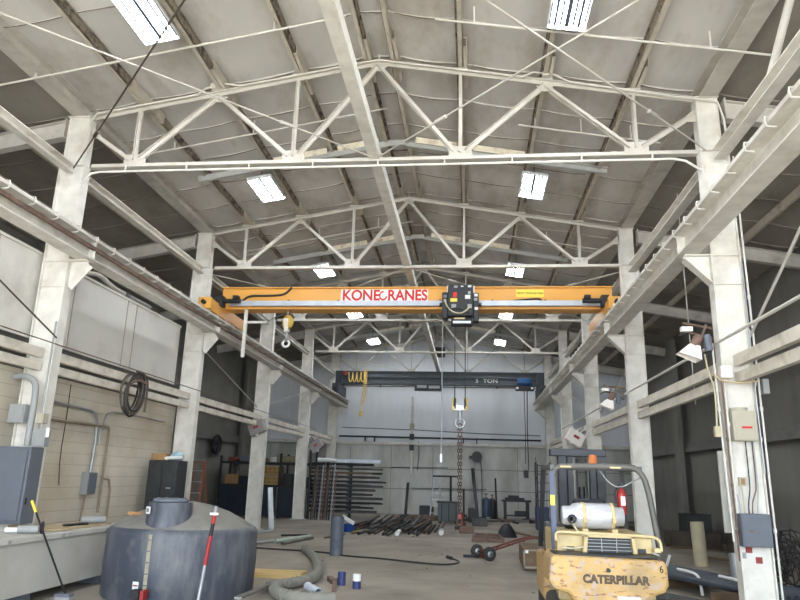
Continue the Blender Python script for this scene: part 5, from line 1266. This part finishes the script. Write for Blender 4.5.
tag(MB().tube([(3.3, 13.3, .34), (3.45, 13.1, .37), (3.5, 13.0, .6)], .025, 8, 1).build('bent_tube', LBL), 'white hooked tube standing up from the pipe bundle', 'tube')
tag(MB().pipe((5.33, 17.2, 0), (5.3, 17.2, .98), .15, .1, 22).build('standing_pipe', PVCT), 'wide tan pipe standing upright in the open aisle', 'pipe')
tag(MB().pipe((4.5, 12.7, 0), (4.5, 12.72, .7), .09, .1, 16).build('standing_pipe', GALV), 'grey pipe standing upright just behind the first forklift-side column', 'pipe')
mb = MB()
for i in range(26):
    c = V((5.75 + random.uniform(-.25, .35), 13.9 + random.uniform(-.3, .3), random.uniform(-.02, .25)))
    R_ = random.uniform(.25, .48); ax = V((random.uniform(-1, 1), random.uniform(-1, 1), random.uniform(-.3, .3)))
    mb.ring(c + V((0, 0, R_)), R_, .013, ax, 18, 5, 0, random.uniform(3.5, 6.2), random.uniform(.7, 1.1))
o = tag(mb.build('cable_tangle', CABLE), 'tall tangle of black cable piled behind the first forklift-side column', 'cable heap', None, 'stuff')
for i in range(14):
    x, y = 5.2 + random.uniform(-.15, 1.0), 12.0 + random.uniform(-.6, 1.2); a = random.uniform(0, PI); l = random.uniform(.2, .45)
    d = V((math.cos(a), math.sin(a), 0)) * l / 2; z = .022
    tag(MB().bar(V((x, y, z)) - d, V((x, y, z)) + d, .06, .04).build('metal_scrap', (GALV, LBL, DARKM, PIPEM)[i % 4]), 'short metal scrap in the litter below the black cable tangle', 'scrap', 'metal scraps')
for i, (x, y, w, d, h, lab) in enumerate(((7.2, 19.2, .9, .8, .6, 'low dark crate against the outer wall beyond the tan pipe'), (6.6, 22.0, 1.4, .9, .45, 'flat dark crate farther along the outer wall'), (7.4, 24.2, .8, .9, .9, 'tall dark crate along the outer wall of the open aisle'), (5.6, 25.5, 1.5, .7, .35, 'low dark skid between the forklift-side columns'))):
    t = thing('dark_crate', lab, 'crate', (x, y, 0), 'crates in the open aisle')
    MB().bb(x - w / 2, x + w / 2, y - d / 2, y + d / 2, .08, h).build('body', CRATED if i != 2 else LOCK, t, .015)
    for q in (-1, 1): MB().bb(x - w / 2, x + w / 2, y + q * d / 3 - .05, y + q * d / 3 + .05, 0, .08).build('runner', WOODO, t)
for i, (x, y) in enumerate(((5.9, 19.0), (6.4, 17.5))):
    tag(MB().bar((x, y, .04), (x + 1.2, y - 1.6, .4 if i else .05), .15, .05).build('floor_plank', WOODO), ('brown plank flat on the floor beyond the tan pipe', 'brown plank propped up beyond the tan pipe')[i], 'plank')

tag(MB().cyl((4.55, 14.2, 3.4), (4.55, 14.2, 8.05), .012, 6).build('drop_rope', RODL), 'thin pale cord hanging straight down in the aisle between the first two forklift-side columns', 'rope')
# small grit on the floor
mb = MB(); random.seed(21)
for i in range(90):
    x, y = random.uniform(-3.3, 3.4), random.uniform(9.5, 26)
    s = random.uniform(.01, .03); mb.box((x, y, s * .3), (s * random.uniform(.8, 2.5), s, s * .6), Matrix.Rotation(random.uniform(0, 3), 3, 'Z'))
tag(mb.build('floor_litter', M('grit', (122, 116, 106), .9)), 'small grit and crumbs scattered over the concrete floor', 'litter', None, 'stuff')

# ------------------------------------------------------------------ daylight, camera
w = bpy.data.worlds.new('world'); SC.world = w; w.use_nodes = True
bg = w.node_tree.nodes['Background']; bg.inputs[0].default_value = (.80, .90, 1.0, 1); bg.inputs[1].default_value = 4.6
sun = bpy.data.lights.new('sun', 'SUN'); sun.energy = 14.; sun.angle = .01; sun.color = (1., .97, .92)
so = bpy.data.objects.new('sun', sun); COL.objects.link(so); so.rotation_euler = (math.radians(34), math.radians(8), 0)
po = bpy.data.lights.new('door_portal', 'AREA'); po.shape = 'RECTANGLE'; po.size = OX1 - OX0; po.size_y = OZ; po.cycles.is_portal = True
pp = bpy.data.objects.new('door_portal', po); COL.objects.link(pp); pp.location = ((OX0 + OX1) / 2, YF - .1, OZ / 2); pp.rotation_euler = (PI / 2, 0, 0)

f, pt, yw, rl, ch = 666.0837, .2607, .1097, .0272, 1.8022
Fv = V((-math.sin(yw) * math.cos(pt), math.cos(yw) * math.cos(pt), math.sin(pt))); R0 = V((math.cos(yw), math.sin(yw), 0)); U0 = R0.cross(Fv)
Rv = R0 * math.cos(rl) + U0 * math.sin(rl); Uv = U0 * math.cos(rl) - R0 * math.sin(rl)
cd = bpy.data.cameras.new('camera'); cam = bpy.data.objects.new('camera', cd); COL.objects.link(cam)
cd.sensor_fit = 'HORIZONTAL'; cd.sensor_width = 36; cd.lens = f * 36 / 800; cd.clip_end = 200; cd.clip_start = .05
m = Matrix((Rv, Uv, -Fv)).transposed().to_4x4(); m.translation = (0, 0, ch); cam.matrix_world = m
SC.camera = cam
SC.view_settings.view_transform = 'Standard'; SC.view_settings.look = 'None'; SC.view_settings.gamma = 1; SC.view_settings.use_curve_mapping = False
SC.view_settings.exposure = 1.15
SC.cycles.use_denoising = True
SC.cycles.max_bounces = 8; SC.cycles.diffuse_bounces = 6; SC.cycles.sample_clamp_indirect = 6
